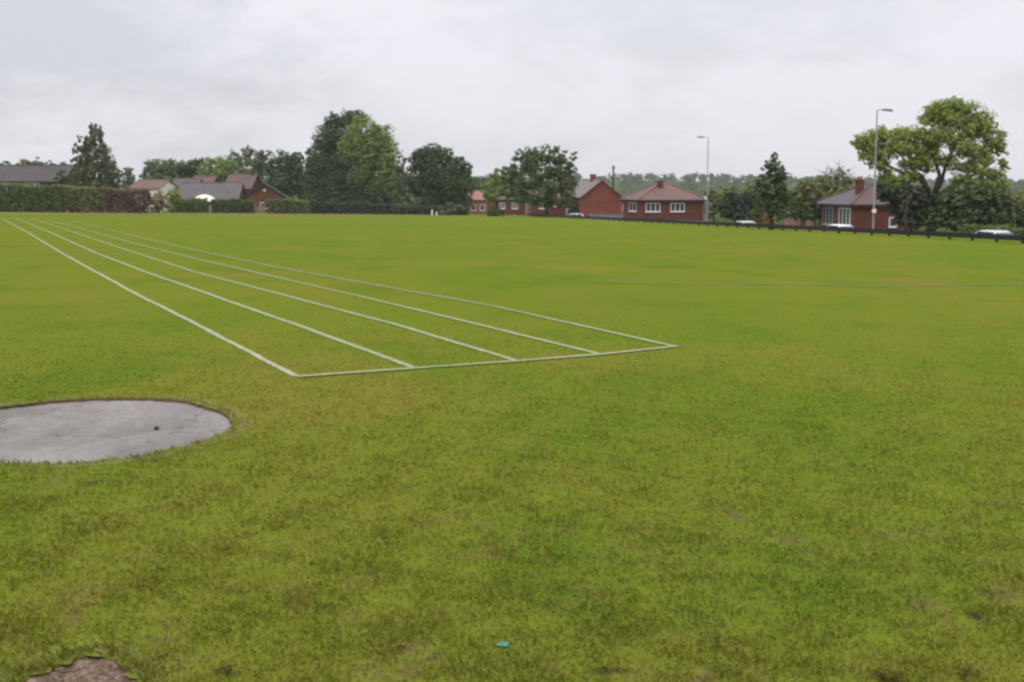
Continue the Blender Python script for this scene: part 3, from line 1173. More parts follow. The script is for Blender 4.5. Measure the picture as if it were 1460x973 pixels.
def hedge(name, label, px0, px1, D, top_py, leaf, thick=1.6, dens=1.0, group=None, base_drop=0.0, wob=.18, lsz=.3, D1=None, top1=None, under=None):
    """a clipped run of hedge from one side to another"""
    seedc[0] += 1
    r = np.random.default_rng(seedc[0])
    D1 = D1 or D
    a, b = W(px0, 300, D), W(px1, 300, D1)
    az_, bz_ = tz(a.x, a.y), tz(b.x, b.y)
    ha = W(px0, top_py, D).z - az_
    hb = W(px1, top1 or top_py, D1).z - bz_
    root = thing(name, label, 'hedge', (a.x, a.y, az_), 0, group)
    ab = np.array([b.x - a.x, b.y - a.y])
    ln = np.hypot(*ab)
    dv = ab / ln
    nv = np.array([-dv[1], dv[0]])
    n = int(dens * ln * (max(ha, hb) * 2 + thick) / lsz ** 2 * 3.2)
    t = r.random(n)
    h = ha + (hb - ha) * t + wob * (np.sin(t * ln * .9 + seedc[0]) * .6 + np.sin(t * ln * 2.3) * .4)
    face = r.random(n)
    top = face < thick / (thick + 2 * max(ha, hb))
    w = np.where(top, r.uniform(-.5, .5, n), np.sign(r.random(n) - .35) * -.5)
    bul = .12 * np.sin(t * ln * 1.3 + 2) + .1 * np.sin(t * ln * 3.1)
    w = w * (thick + bul) + r.normal(0, .09, n)
    z = np.where(top, h + r.normal(0, .07, n), r.random(n) ** .9 * h)
    P = np.column_stack([dv[0] * t * ln + nv[0] * w, dv[1] * t * ln + nv[1] * w, z + (bz_ - az_) * t])
    Nr = np.column_stack([nv[0] * np.sign(w) * .7, nv[1] * np.sign(w) * .7, np.full(n, .45)]) + r.normal(0, .6, (n, 3))
    Nr[top, 2] += .9
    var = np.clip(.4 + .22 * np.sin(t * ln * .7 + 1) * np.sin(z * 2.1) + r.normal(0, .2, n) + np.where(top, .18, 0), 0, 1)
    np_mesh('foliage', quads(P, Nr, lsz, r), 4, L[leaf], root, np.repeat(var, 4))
    # the woody inside of the hedge: many crossing twigs
    mb = MB()
    for _ in range(int(ln * 2.2)):
        tt = r.random()
        x0 = dv * tt * ln + nv * r.uniform(-.3, .3) * thick
        hh = (ha + (hb - ha) * tt) * .93
        zz = (bz_ - az_) * tt
        mb.tube([(x0[0], x0[1], zz - .1), (x0[0] + r.normal(0, .15), x0[1] + r.normal(0, .15), zz + hh * .5), (x0[0] + r.normal(0, .3), x0[1] + r.normal(0, .3), zz + hh)], [.06, .045, .015], 4)
    tag(mb.build('stem', m_bark, root), kind='stuff')
    # dense inner leaf mass
    m = int(ln * max(ha, hb) * thick * 14 * dens)
    t2 = r.random(m)
    w2 = r.uniform(-.42, .42, m) * thick
    P2 = np.column_stack([dv[0] * t2 * ln + nv[0] * w2, dv[1] * t2 * ln + nv[1] * w2, r.random(m) * (ha + (hb - ha) * t2) * .95 + (bz_ - az_) * t2])
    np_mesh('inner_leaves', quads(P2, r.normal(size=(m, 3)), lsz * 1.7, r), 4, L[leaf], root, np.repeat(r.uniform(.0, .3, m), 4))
    return root


# --- left: hedges along the far edge
hedge('tall_hedge', 'tall clipped green hedge at the far left edge of the field', -60, 92, 176, 263, 'mid', 2.0, top1=266)
hedge('tall_hedge', 'tall clipped brownish green hedge in front of the weeping birch', 93.5, 150, 176.3, 267, 'olive', 2.0, top1=268)
hedge('tall_hedge', 'tall russet brown hedge ending beside the straw coloured bush', 151, 214, 176, 269, 'red', 2.0, top1=273)
hedge('low_hedge', 'low dark hedge in front of the cream garden parasol', 244, 296, 192, 285, 'mid', 1.5)
hedge('low_hedge', 'low dark hedge in front of the grey roofed bungalow gable, left of the timber gate', 303, 362, 193, 285, 'dark', 1.5, top1=287)
hedge('low_hedge', 'low hedge right of the timber gate leading to the tall dark tree', 379, 440, 194, 286, 'mid', 1.5)
hedge('low_hedge', 'low shaded hedge beneath the tallest dark tree', 441, 545, 200, 289, 'shade_dark', 1.6, top1=291)  # the shade at the foot of the trees is put into these leaves
hedge('low_hedge', 'low deep shaded hedge beneath the broad dark tree', 546, 668, 205, 293, 'shade_dark', 1.8, top1=296)  # near-black leaf colour carries the shade beneath this tree
tree('shrub', 'straw coloured bush at the end of the russet hedge', 180, 227, [(226, 284, 12, 11), (222, 294, 10, 9), (233, 294, 8, 9)], 'straw', 1.2, .28, trunk=True, limbs=False, cat='bush')
tree('shrub', 'small yellow green bush between the straw coloured bush and the low hedges', 184, 246, [(246, 277, 9, 9), (252, 284, 8, 8), (240, 294, 8, 9)], 'oak', 1.1, .28, limbs=False, cat='bush')

# --- trees of the left half
tree('birch_tree', 'tall narrow weeping birch behind the left hedges', 184, 138, [(134, 186, 6, 9), (129, 180, 3, 4), (141, 190, 6, 11), (130, 203, 10, 15), (144, 206, 7, 15), (114, 198, 4, 6), (119, 212, 8, 9), (124, 228, 15, 18), (150, 226, 12, 18), (108, 214, 5, 9), (110, 232, 8, 9), (135, 248, 24, 20), (158, 243, 11, 16), (114, 250, 12, 17), (138, 266, 24, 12), (163, 258, 8, 14)],
     'grey', 1.25, .34, .8, bark=m_barkpale, up=-.1, squash=1.9, spread=.3)
tree('round_tree', 'dark green bush at the right end of the dark roofed bungalow', 188, 88, [(88, 252, 9, 9), (84, 260, 7, 7), (95, 261, 9, 8)], 'dark', 1.2, .34, limbs=False)
for i, (cx, cy, rx, ry, lab) in enumerate(((9, 237, 10, 7, 'small far tree above the left end of the dark roof'), (40, 234, 13, 8, 'rounded olive far tree above the middle of the dark roof'), (52, 233, 10, 8, 'far tree just right of the rounded olive one above the dark roof'),
                                          (73, 237, 8, 8, 'greyish far tree left of the birch above the dark roof'), (91, 238, 10, 7, 'low far tree touching the left side of the birch'), (181, 247, 9, 9, 'small hazy far tree just right of the birch'))):
    tree('far_tree', lab, 330, cx, [(cx, cy, rx, ry), (cx - rx * .5, cy + 6, rx * .8, ry), (cx + rx * .5, cy + 7, rx * .8, ry)] + [(cx, cy + 16, rx, 12)], ('grey', 'olive', 'mid', 'grey', 'grey', 'grey')[i], 1.0, .6, limbs=False, group='far trees above the bungalow roofs')
tree('round_tree', 'round green tree behind the white bungalow', 262, 230, [(226, 241, 22, 15), (243, 245, 18, 16), (212, 250, 14, 12), (232, 256, 26, 14)], 'mid', 1.15, .5, limbs=False)
tree('round_tree', 'dark round tree left of centre behind the brown roofs', 266, 274, [(270, 243, 20, 16), (285, 240, 16, 14), (262, 252, 16, 14), (278, 256, 24, 12)], 'dark', 1.15, .5, limbs=False)
tree('round_tree', 'light green spreading tree behind the bungalow roofs', 258, 318, [(312, 240, 22, 16), (330, 238, 20, 17), (300, 250, 18, 14), (325, 252, 28, 14)], 'bright', 1.1, .48, limbs=False)
tree('loose_tree', 'loose grey green tree rising above the light green spreading tree', 250, 362, [(345, 222, 16, 11), (363, 224, 16, 15), (378, 220, 10, 10), (358, 240, 20, 16), (376, 244, 14, 20)], 'grey', .75, .45, spread=.42)
tree('dark_tree', 'dark tree rising behind the brown gable', 236, 405, [(404, 234, 20, 18), (388, 240, 12, 16), (420, 242, 16, 22), (408, 260, 26, 20), (432, 262, 14, 24), (425, 225, 10, 9), (395, 275, 18, 14)], 'dark', 1.1, .42)
tree('tall_tree', 'tallest dark tree of the left group, left of the bright green tree', 226, 478, [(498, 168, 15, 13), (510, 168, 16, 10), (474, 173, 12, 12), (484, 190, 24, 24), (466, 200, 20, 20), (460, 222, 20, 22), (452, 238, 17, 18), (470, 240, 28, 28), (447, 258, 16, 22), (478, 262, 34, 28), (506, 250, 30, 40), (465, 283, 28, 18), (500, 285, 30, 16), (438, 216, 5, 6)], 'dark', 1.25, None, .8)
tree('bright_tree', 'bright green tree overlapping the tallest dark tree', 219, 538, [(520, 184, 22, 18), (503, 200, 18, 20), (540, 198, 22, 22), (520, 212, 30, 26), (550, 220, 20, 24), (495, 215, 12, 16), (538, 242, 32, 24), (556, 250, 15, 17), (545, 262, 14, 12)], 'bright', 1.15, .40, .8)
tree('bright_tree_shade', 'darker lower foliage of the bright green tree, shade put into its leaf colour', 216, 530, [(512, 256, 18, 16), (535, 268, 24, 18), (556, 276, 18, 16), (510, 282, 20, 14), (540, 290, 24, 12)], 'mid', 1.1, limbs=False)  # lower crown of the bright tree; its shade is painted as darker leaves
tree('dark_tree', 'broad dark tree right of the bright green tree', 224, 622, [(616, 222, 20, 16), (632, 224, 16, 14), (602, 232, 18, 18), (598, 228, 12, 14), (650, 236, 16, 15), (625, 246, 34, 22), (660, 248, 14, 18), (594, 258, 22, 22), (640, 264, 34, 22), (655, 275, 18, 20), (610, 280, 30, 18), (578, 270, 14, 20), (645, 288, 26, 12)], 'dark', 1.2, .42, .8)
tree('shrub', 'pale grey green bush between the bright tree and the broad dark tree', 212, 572, [(572, 232, 8, 10), (570, 250, 10, 14), (568, 272, 14, 18), (580, 288, 20, 12)], 'grey', 1.0, .4, limbs=False)
tree('shrub', 'dark shaded bush under the tall trees', 214, 500, [(490, 288, 22, 12), (520, 290, 18, 12), (540, 288, 16, 12)], 'shade_dark', 1.2, .4, limbs=False, cat='bush')
tree('shrub', 'grey green bush at the right foot of the broad dark tree', 203, 652, [(648, 298, 14, 8), (660, 300, 10, 7), (636, 300, 10, 6)], 'grey', 1.1, .35, limbs=False, cat='bush')

# --- middle
tree('bright_tree', 'small bright green tree left of the dark street tree', 196, 708, [(711, 250, 11, 12), (700, 264, 13, 12), (718, 266, 15, 14), (706, 278, 16, 12), (694, 276, 9, 9)], 'bright', 1.1, .36)
tree('far_tree', 'pale hazy tree between the broad dark tree and the small bright one', 300, 684, [(682, 262, 14, 10), (690, 272, 16, 12), (678, 274, 10, 10)], 'far', 1.0, .55, limbs=False)
tree('street_tree', 'dark broad street tree in front of the red brick terrace', 186, 779, [(775, 219, 18, 11), (750, 224, 17, 13), (794, 222, 14, 12), (738, 238, 14, 14), (765, 236, 24, 17), (800, 240, 16, 18), (790, 258, 24, 18), (750, 254, 24, 18), (736, 264, 14, 16), (808, 262, 14, 20), (765, 274, 28, 14), (800, 280, 18, 13), (817, 225, 6, 9), (812, 233, 7, 8), (815, 241, 8, 9), (740, 282, 18, 9), (722, 250, 10, 14), (724, 272, 12, 12), (768, 286, 16, 8), (790, 290, 16, 7)], 'mid', 1.0, .36, .85, fork=2.6)
tree('shrub', 'dark green bush in front of the pink brick house', 190, 705, [(702, 303, 10, 6), (710, 302, 9, 6)], 'dark', 1.2, .32, limbs=False, cat='bush')
tree('shrub', 'dark teal green bush at the left corner of the gabled brick house', 200, 818, [(818, 290, 8, 12), (816, 300, 9, 8)], 'shade_dark', 1.2, .34, limbs=False, cat='bush')
tree('shrub', 'light green bush beside the right end of the hipped red bungalow', 158, 1018, [(1018, 288, 9, 12), (1014, 300, 9, 9), (1024, 300, 10, 9)], 'mid', 1.1, .32, limbs=False, cat='bush')
tree('shrub', 'large dark overgrown bush between the hipped bungalow and the conical tree', 146, 1052, [(1050, 286, 22, 14), (1036, 298, 16, 12), (1064, 292, 18, 18), (1050, 304, 24, 11), (1078, 300, 10, 12)], 'shade_dark', 1.25, .3, limbs=False, cat='bush')
tree('olive_tree', 'hazy olive tree behind the large dark bush', 205, 1045, [(1030, 280, 22, 12), (1058, 276, 22, 12), (1075, 270, 14, 12), (1015, 276, 10, 8)], 'olive', 1.0, .42, limbs=False)
tree('conical_tree', 'dark conical tree standing at the rail fence', 101, 1100, [(1103, 224, 6, 8), (1099, 233, 10, 9), (1108, 240, 12, 11), (1096, 246, 12, 10), (1091, 258, 12, 12), (1110, 258, 14, 14), (1101, 270, 20, 16), (1088, 280, 11, 14), (1114, 282, 13, 16), (1101, 292, 19, 13), (1107, 302, 14, 8), (1094, 303, 10, 8)], 'conifer', 1.05, .22, .9, fork=1.9, trunk_r=.17, spread=.36)
tree('olive_tree', 'yellowish olive tree left of the bare topped tree', 142, 1150, [(1150, 266, 16, 14), (1140, 278, 14, 16), (1160, 280, 18, 16), (1135, 292, 10, 14), (1148, 296, 20, 14)], 'olive', 1.05, .3, limbs=False)
tree('olive_tree', 'rounded olive green tree behind the brick bungalow roof', 148, 1187, [(1180, 262, 20, 13), (1198, 260, 16, 14), (1190, 276, 26, 16), (1172, 284, 18, 16), (1210, 272, 14, 14)], 'olive', 1.05, .3, limbs=False)
tree('shrub', 'dark green bush left of the brick bungalow front', 128, 1145, [(1135, 298, 12, 10), (1150, 299, 13, 11), (1140, 306, 14, 7)], 'dark', 1.2, .28, limbs=False, cat='bush')

tree('shrub', 'tall green bush right of the conical tree', 134, 1128, [(1122, 290, 10, 12), (1134, 284, 11, 12), (1126, 304, 12, 10), (1112, 306, 8, 8)], 'mid', 1.3, .28, limbs=False, cat='bush')
tree('shrub', 'dark hanging bush at the left corner of the brick bungalow', 122, 1163, [(1162, 296, 9, 12), (1156, 306, 11, 10), (1168, 308, 6, 7)], 'shade_dark', 1.3, .28, limbs=False, cat='bush')
tree('shrub', 'green bush left of the conical tree trunk', 128, 1082, [(1080, 304, 9, 9), (1072, 308, 9, 7), (1088, 310, 8, 6)], 'mid', 1.3, .28, limbs=False, cat='bush')
# bare wispy tree: thin branches with few leaves
bw = tree('wispy_tree', 'nearly bare wispy tree above the olive trees', 155, 1192, [(1178, 250, 10, 9), (1192, 246, 12, 11), (1205, 250, 10, 9)], 'grey', .10, .22, limbs=False, trunk_r=.14, fork=5.0)
r_ = np.random.default_rng(77)
mb = MB()
s0 = Vector((0, 0, 4.6))
for (cx, cy) in [(1166, 252), (1170, 244), (1176, 240), (1183, 237), (1190, 235), (1197, 234), (1204, 237), (1210, 241), (1214, 247), (1186, 246), (1200, 244), (1180, 250), (1207, 252), (1172, 258)]:
    e = W(cx, cy, 155) - bw.location + Vector((0, r_.normal(0, .9), 0))
    m1 = s0.lerp(e, .5) + Vector((r_.normal(0, .3), r_.normal(0, .3), .3))
    mb.tube([s0, m1, e], [.07, .04, .015], 5)
    for _ in range(5):
        q = m1.lerp(e, r_.uniform(0, .9))
        dv = Vector((r_.normal(0, .7), r_.normal(0, .7), r_.uniform(-.1, .9)))
        mb.tube([q, q + dv * .6, q + dv], [.025, .018, .008], 4)
tag(mb.build('branch', m_barkpale, bw), kind='stuff')

# big oak on the right, with the undergrowth below it
tree('oak_tree', 'big spreading yellow green oak at the right behind the rail', 101, 1326, [
    (1355, 152, 22, 12), (1378, 160, 22, 15), (1335, 160, 16, 12), (1400, 178, 20, 18), (1352, 172, 26, 12), (1325, 172, 14, 9), (1385, 186, 22, 15), (1418, 200, 15, 15),
    (1350, 194, 24, 12), (1318, 192, 22, 11), (1290, 193, 22, 12), (1262, 192, 18, 12), (1240, 200, 20, 12), (1222, 200, 10, 9), (1236, 216, 16, 11), (1258, 214, 22, 13), (1290, 212, 22, 12),
    (1322, 214, 22, 12), (1372, 212, 22, 13), (1402, 220, 20, 14), (1428, 214, 9, 9), (1252, 234, 14, 9), (1300, 232, 18, 11), (1265, 250, 17, 10), (1292, 252, 16, 10), (1322, 240, 12, 9),
    (1390, 238, 22, 10), (1415, 248, 18, 9), (1345, 230, 14, 9), (1312, 226, 14, 8), (1335, 204, 16, 9), (1360, 236, 14, 8), (1405, 262, 18, 8), (1385, 260, 14, 7), (1432, 235, 8, 9), (1370, 256, 14, 8), (1428, 262, 12, 8), (1280, 262, 16, 9)],
    'oak', 1.45, .21, .9, fork=3.6, trunk_r=.36, spread=.5, shell=(.3, 1.05), limb_px=[[(1316, 252), (1298, 236), (1284, 222), (1268, 206)], [(1344, 258), (1352, 238), (1362, 214), (1376, 184)], [(1338, 250), (1336, 222), (1342, 196), (1350, 168)], [(1366, 262), (1392, 246), (1412, 232)], [(1310, 256), (1284, 246), (1258, 232), (1240, 212)]])
tree('undergrowth', 'tall dark green thicket beneath the right half of the oak', 98, 1385, [(1360, 284, 24, 14), (1395, 280, 26, 14), (1425, 284, 18, 16), (1350, 302, 24, 16), (1385, 304, 28, 18), (1418, 306, 24, 17), (1338, 314, 20, 12), (1370, 318, 26, 10)], 'dark', 2.0, .26, .8, limbs=False, cat='thicket')
tree('undergrowth', 'deep shaded thicket under the left half of the oak beside the brick bungalow', 99, 1300, [(1264, 278, 15, 11), (1254, 268, 8, 8), (1274, 296, 10, 9), (1270, 276, 18, 12), (1296, 278, 22, 14), (1318, 284, 18, 14), (1290, 298, 16, 14), (1315, 302, 20, 14), (1300, 315, 24, 10), (1330, 296, 14, 14)], 'shade_dark', 1.8, .26, .7, limbs=False, cat='thicket')
tree('shrub', 'russet leaved bush under the oak above the brick bungalow wing', 96, 1292, [(1290, 284, 9, 6), (1300, 288, 9, 7)], 'red', .9, .22, limbs=False, cat='bush')
hedge('low_hedge', 'low lit green hedge behind the pale car at the right', 1375, 1475, 93, 325, 'mid', 1.2, lsz=.2, D1=88)
tree('golden_shrub', 'golden yellow bush at the right edge beside the oak', 110, 1450, [(1446, 284, 11, 9), (1458, 281, 12, 10), (1450, 294, 14, 9)], 'yellow', 1.1, .25, limbs=False, cat='bush')
tree('shrub', 'dark green bush below the golden bush at the right edge', 100, 1452, [(1445, 306, 16, 14), (1462, 302, 14, 18), (1455, 318, 18, 10)], 'dark', 1.15, .24, limbs=False, cat='bush')

# far wooded hillside reading as one mass
r_ = np.random.default_rng(31)
PV, PQ = [], []
for i in range(900):
    D = 430 + 1150 * r_.random() ** .8
    px = r_.uniform(-260, 1720)
    x = (px - 730) / FPX * D
    z = tz(x, D)
    h = r_.uniform(5.5, 9.5)
    rad = r_.uniform(3.5, 6.5)
    bl = [((x, D, z + h * .55), (rad, rad, h * .5))]
    if r_.random() < .5:
        bl.append(((x + r_.normal(0, rad), D + 2, z + h * .45), (rad * .7, rad * .7, h * .4)))
    v, q = leaf_cloud(bl, 14, 7, np.clip(D / FPX * 3.2, 1.0, 2.4), r_, .5, (.4, 1.0))
    PV.append(v)
    PQ.append(np.clip(q + r_.normal(0, .2), 0, 1))
wood = np_mesh('woodland', np.concatenate(PV), 4, L['far'], None, np.concatenate(PQ))
tag(wood, 'far wooded hillside fading towards the horizon', 'woodland', kind='stuff')

# ------------------------------------------------------------------ houses
def win(root, x, z, w, h, y=0.0, axis='x', mull=1, side=-1, name='window', frame_mat=None):
    """a white framed window proud of the wall with recessed panes; axis 'x' lies on the wall facing -y, axis 'y' on the wall facing -x at x=y"""
    mb = MB()
    t = .09
    fx0, fx1 = x - w / 2, x + w / 2

    def bx(a, b, c, d, e, f):
        if axis == 'x':
            mb.box(a, b, y - .07 + c, y - .07 + d, e, f)
        else:
            mb.box(y - .07 + c, y - .07 + d, a, b, e, f)
    bx(fx0, fx1, 0, .12, z, z + t)
    bx(fx0, fx1, 0, .12, z + h - t, z + h)
    bx(fx0, fx0 + t, 0, .12, z + t, z + h - t)
    bx(fx1 - t, fx1, 0, .12, z + t, z + h - t)
    for k in range(mull):
        c = fx0 + w * (k + 1) / (mull + 1)
        bx(c - .04, c + .04, .005, .12, z + t, z + h - t)
    bx(fx0 - .08, fx1 + .08, -.08, .10, z - .07, z - .002)
    o = mb.build(name, frame_mat or m_frame, root)
    for k in range(mull + 1):
        a = fx0 + w * k / (mull + 1) + .045
        b = fx0 + w * (k + 1) / (mull + 1) - .045
        mb = MB()
        bx(a, b, .045, .065, z + t * .8, z + h - t * .8)
        mb.build('pane', m_pane, o)
    return o


def door(root, x, w=.95, h=2.05, y=0.0, mat=None):
    mb = MB()
    mb.box(x - w / 2 - .07, x - w / 2, y - .06, y + .05, 0, h + .07)
    mb.box(x + w / 2, x + w / 2 + .07, y - .06, y + .05, 0, h + .07)
    mb.box(x - w / 2, x + w / 2, y - .06, y + .05, h, h + .07)
    mb.build('door_frame', m_frame, root)
    d = MB().box(x - w / 2, x + w / 2, y - .03, y + .03, 0.02, h).build('door', mat or m_door, root)
    MB().box(x + w * .3, x + w * .4, y - .06, y - .031, 1.0, 1.04).build('handle', m_rim, d)
    return d


def house(name, label, loc, rz, Wd, Dp, eave, ridge, roof='hip', wall=None, tiles=None, chims=(), overhang=.35, ridge_axis='x', base=-.8, bargeboard=None, gable_wall=None, hipcap=False, side_tiles=None):
    root = thing(name, label, 'house', loc, rz)
    wall = wall or m_brickred
    tiles = tiles or m_roofgrey
    mb = MB()
    mb.solid([(0, 0, base), (Wd, 0, base), (Wd, Dp, base), (0, Dp, base)], [(0, 0, eave), (Wd, 0, eave), (Wd, Dp, eave), (0, Dp, eave)])
    mb.build('wall', wall, root)
    o = overhang
    e = eave - .02
    mb = MB()
    th = .12
    if roof == 'hip':
        if ridge_axis == 'x':
            ins = min(Dp, Wd) / 2
            r0, r1 = (ins, Dp / 2), (max(Wd - ins, ins + .02), Dp / 2)
        else:
            ins = min(Dp, Wd) / 2
            r0, r1 = (Wd / 2, ins), (Wd / 2, max(Dp - ins, ins + .02))
        A, B, Cc, Dd = (-o, -o, e), (Wd + o, -o, e), (Wd + o, Dp + o, e), (-o, Dp + o, e)
        p0, p1 = (*r0, ridge), (*r1, ridge)
        if ridge_axis == 'x':
            fs = [(A, B, p1, p0), (B, Cc, p1), (Cc, Dd, p0, p1), (Dd, A, p0)]
        else:
            fs = [(A, B, p0), (B, Cc, p1, p0), (Cc, Dd, p1), (Dd, A, p0, p1)]
        for i, f in enumerate(fs):
            if side_tiles and i == 3:
                side = MB().poly(f)
            else:
                mb.poly(f)
        mb.poly((Dd, Cc, B, A))
        ro = mb.build('roof', tiles, root)
        if side_tiles:
            side.build('roof_slope', side_tiles, ro)
        caps = MB()
        for a, b in ((A, p0), (B, p1 if ridge_axis == 'x' else p0), (Cc, p1), (Dd, p0 if ridge_axis == 'x' else p1), (p0, p1)):
            if (Vector(a) - Vector(b)).length > .1:
                caps.tube([Vector(a) + Vector((0, 0, .03)), Vector(b) + Vector((0, 0, .03))], .1, 6)
        caps.build('ridge_cap', tiles, ro)
        fb = MB()
        fb.box(-o, Wd + o, -o - .03, -o - .004, e - .2, e - .012)
        fb.box(-o, Wd + o, Dp + o + .004, Dp + o + .03, e - .2, e - .012)
        fb.box(-o - .03, -o - .004, -o, Dp + o, e - .2, e - .012)
        fb.box(Wd + o + .004, Wd + o + .03, -o, Dp + o, e - .2, e - .012)
        fb.build('gutter', m_fascia, root)
    else:
        if ridge_axis == 'x':     # gables at x=0 and x=W
            m = Dp / 2
            sl = (ridge - eave) / m
            for sgn, y_e in ((1, -o), (-1, Dp + o)):
                ze = eave - sl * o
                lo = [(-.25, y_e, ze + .02), (Wd + .25, y_e, ze + .02), (Wd + .25, m, ridge + .02), (-.25, m, ridge + .02)]
                hi = [(x, y, z + th) for x, y, z in lo]
                mb.solid(lo, hi)
            ro = mb.build('roof', tiles, root)
            for xx in (0.0, Wd - .2):
                gb = MB()
                gb.solid([(xx, 0, eave), (xx, Dp, eave), (xx, m, ridge)], [(xx + .2, 0, eave), (xx + .2, Dp, eave), (xx + .2, m, ridge)])
                gb.build('gable', gable_wall or wall, root)
        else:                      # gables at y=0 and y=Dp
            m = Wd / 2
            sl = (ridge - eave) / m
            ze = eave - sl * o
            for x_e in (-o, Wd + o):
                lo = [(x_e, -.25, ze + .02), (x_e, Dp + .25, ze + .02), (m, Dp + .25, ridge + .02), (m, -.25, ridge + .02)]
                hi = [(x, y, z + th) for x, y, z in lo]
                mb.solid(lo, hi)
            ro = mb.build('roof', tiles, root)
            for yy in (0.0, Dp - .2):
                gb = MB()
                gb.solid([(0, yy, eave), (Wd, yy, eave), (m, yy, ridge)], [(0, yy + .2, eave), (Wd, yy + .2, eave), (m, yy + .2, ridge)])
                gb.build('gable', gable_wall or wall, root)
            for x_e in (-o, Wd + o):
                bb = MB()
                bb.solid([(x_e, -.29, ze - .14), (m, -.29, ridge - .14), (m, -.29, ridge + .13), (x_e, -.29, ze + .13)], [(x_e, -.252, ze - .14), (m, -.252, ridge - .14), (m, -.252, ridge + .13), (x_e, -.252, ze + .13)])
                bb.build('bargeboard', bargeboard or m_fascia, root)
        rc = MB()
        if ridge_axis == 'x':
            rc.tube([(-.25, Dp / 2, ridge + .16), (Wd + .25, Dp / 2, ridge + .16)], .11, 6)
        else:
            rc.tube([(Wd / 2, -.25, ridge + .16), (Wd / 2, Dp + .25, ridge + .16)], .11, 6)
        rc.build('ridge_cap', tiles, ro)
    for (cx, cy, w, d, z0, z1, pots) in chims:
        ch = MB().box(cx - w / 2, cx + w / 2, cy - d / 2, cy + d / 2, z0, z1 - .2).box(cx - w / 2 - .05, cx + w / 2 + .05, cy - d / 2 - .05, cy + d / 2 + .05, z1 - .2, z1).build('chimney', m_brickred if wall is m_white else wall, ro)
    root['_ro'] = 1
    del root['_ro']
    return root, ro


def pots(root_roof, spots):
    pass


ROADANG = math.atan2(FN[1], FN[0])     # houses stand square to the road


def spot(px, D, drop=0.0):
    p = W(px, 300, D)
    return Vector((p.x, p.y, tz(p.x, p.y) - drop))


def zpix(px, py, D):
    return W(px, py, D).z


# dark roofed bungalow, far left
l = spot(-70, 196)
ev = zpix(0, 258, 196) - l.z
h1, _ = house('bungalow', 'long low brick bungalow with dark roof behind the left hedge', l, 0.0, 17.6, 8.0, ev, zpix(0, 237.5, 200) - l.z, 'gable', m_brickbrown, m_roofdark, ridge_axis='x')
for (px, w, mat) in ((6, .8, None), (14, .8, None), (20, 1.0, None), (28, 1.3, None), (36, 1.2, None), (47, .7, None), (54, .7, None)):
    win(h1, (px + 70) * 196 / FPX, ev - 1.45, w, 1.1, mull=0 if w < 1 else 1)
# white bungalow
l = spot(186, 218)
ev = zpix(200, 268.5, 218) - l.z
h2, _ = house('bungalow', 'small white rendered bungalow with brown roof right of the birch', l, R(-14), 5.6, 6.5, ev, zpix(200, 258, 221) - l.z, 'gable', m_white, m_roofbrown, ridge_axis='x', chims=((-.2, .6, .6, .9, 0, 2.6 + ev * .4, 0),))
win(h2, 2.8, ev - 1.5, 1.4, 1.0)
# grey roofed bungalow next to it
l = spot(241, 222)
ev = zpix(250, 275, 222) - l.z
h3, _ = house('bungalow', 'low bungalow with grey roof between the white bungalow and the brown roofs', l, R(-8), 4.6, 6.5, ev, zpix(250, 256, 225) - l.z, 'gable', m_brickbrown, m_roofgrey, ridge_axis='x')
win(h3, 2.2, ev - 1.5, 1.3, 1.0)
# big bungalow with the brown gable
l = spot(341, 206)
ev = zpix(341, 285.5, 206) - l.z
pk = zpix(374, 262.5, 206) - l.z
gw = 72 * 206 / FPX
h4, ro4 = house('bungalow', 'bungalow with brown gable end facing the field and long grey roof', l, R(10), gw, 13.0, ev, pk, 'gable', m_brickbrown, m_roofgrey, ridge_axis='y', overhang=.3)
win(h4, gw * .5, ev - 1.4, 1.5, 1.0)
MB().box(gw * .5 - .18, gw * .5 + .18, -.05, .02, ev + 1.35, ev + 1.75).build('gable_vent', m_lead, h4)
# its long wing running left under one roof
l = spot(254, 205)
ev = zpix(260, 284, 205) - l.z
h5, _ = house('bungalow', 'wide bungalow with slate grey roof behind the cream parasol', l, R(2), 9.6, 8.0, ev, zpix(300, 262, 209) - l.z, 'gable', m_brickbrown, m_roofgrey, ridge_axis='x')
win(h5, 2.2, ev - 1.4, 1.5, 1.0)
win(h5, 6.5, ev - 1.4, 1.5, 1.0)
# brown roofs behind
l = spot(268, 226)
ev = zpix(268, 270, 226) - l.z
house('bungalow', 'bungalow with brown gabled roof peeping over the slate grey roof', l, R(-20), 4.4, 5.0, ev, zpix(285, 252.5, 228) - l.z, 'gable', m_brickbrown, m_roofbrown, ridge_axis='x')
l = spot(321, 230)
ev = zpix(321, 268, 230) - l.z
house('bungalow', 'bungalow with faded pinkish grey roof left of the brown gable', l, R(-10), 5.0, 6.0, ev, zpix(335, 249.5, 233) - l.z, 'gable', m_brickbrown, m_roofrusset, ridge_axis='x', chims=((4.3, 3.0, .5, .8, ev, zpix(335, 250, 232) - l.z + .9, 0),))
# pink house beside the broad dark tree
l = spot(668, 232)
ev = zpix(668, 285, 232) - l.z
h6, ro6 = house('house', 'small pink brick house with salmon roof right of the broad dark tree', l, R(6), 3.4, 7.0, ev, zpix(675, 274, 234) - l.z, 'gable', m_brickpink, m_roofsalmon, ridge_axis='x', chims=((.6, 2.0, .5, .6, ev, zpix(672, 271, 233) - l.z, 0),))
win(h6, .9, ev - 2.0, .8, 1.1, mull=0)
win(h6, 2.5, ev - 2.0, .8, 1.1, mull=0)
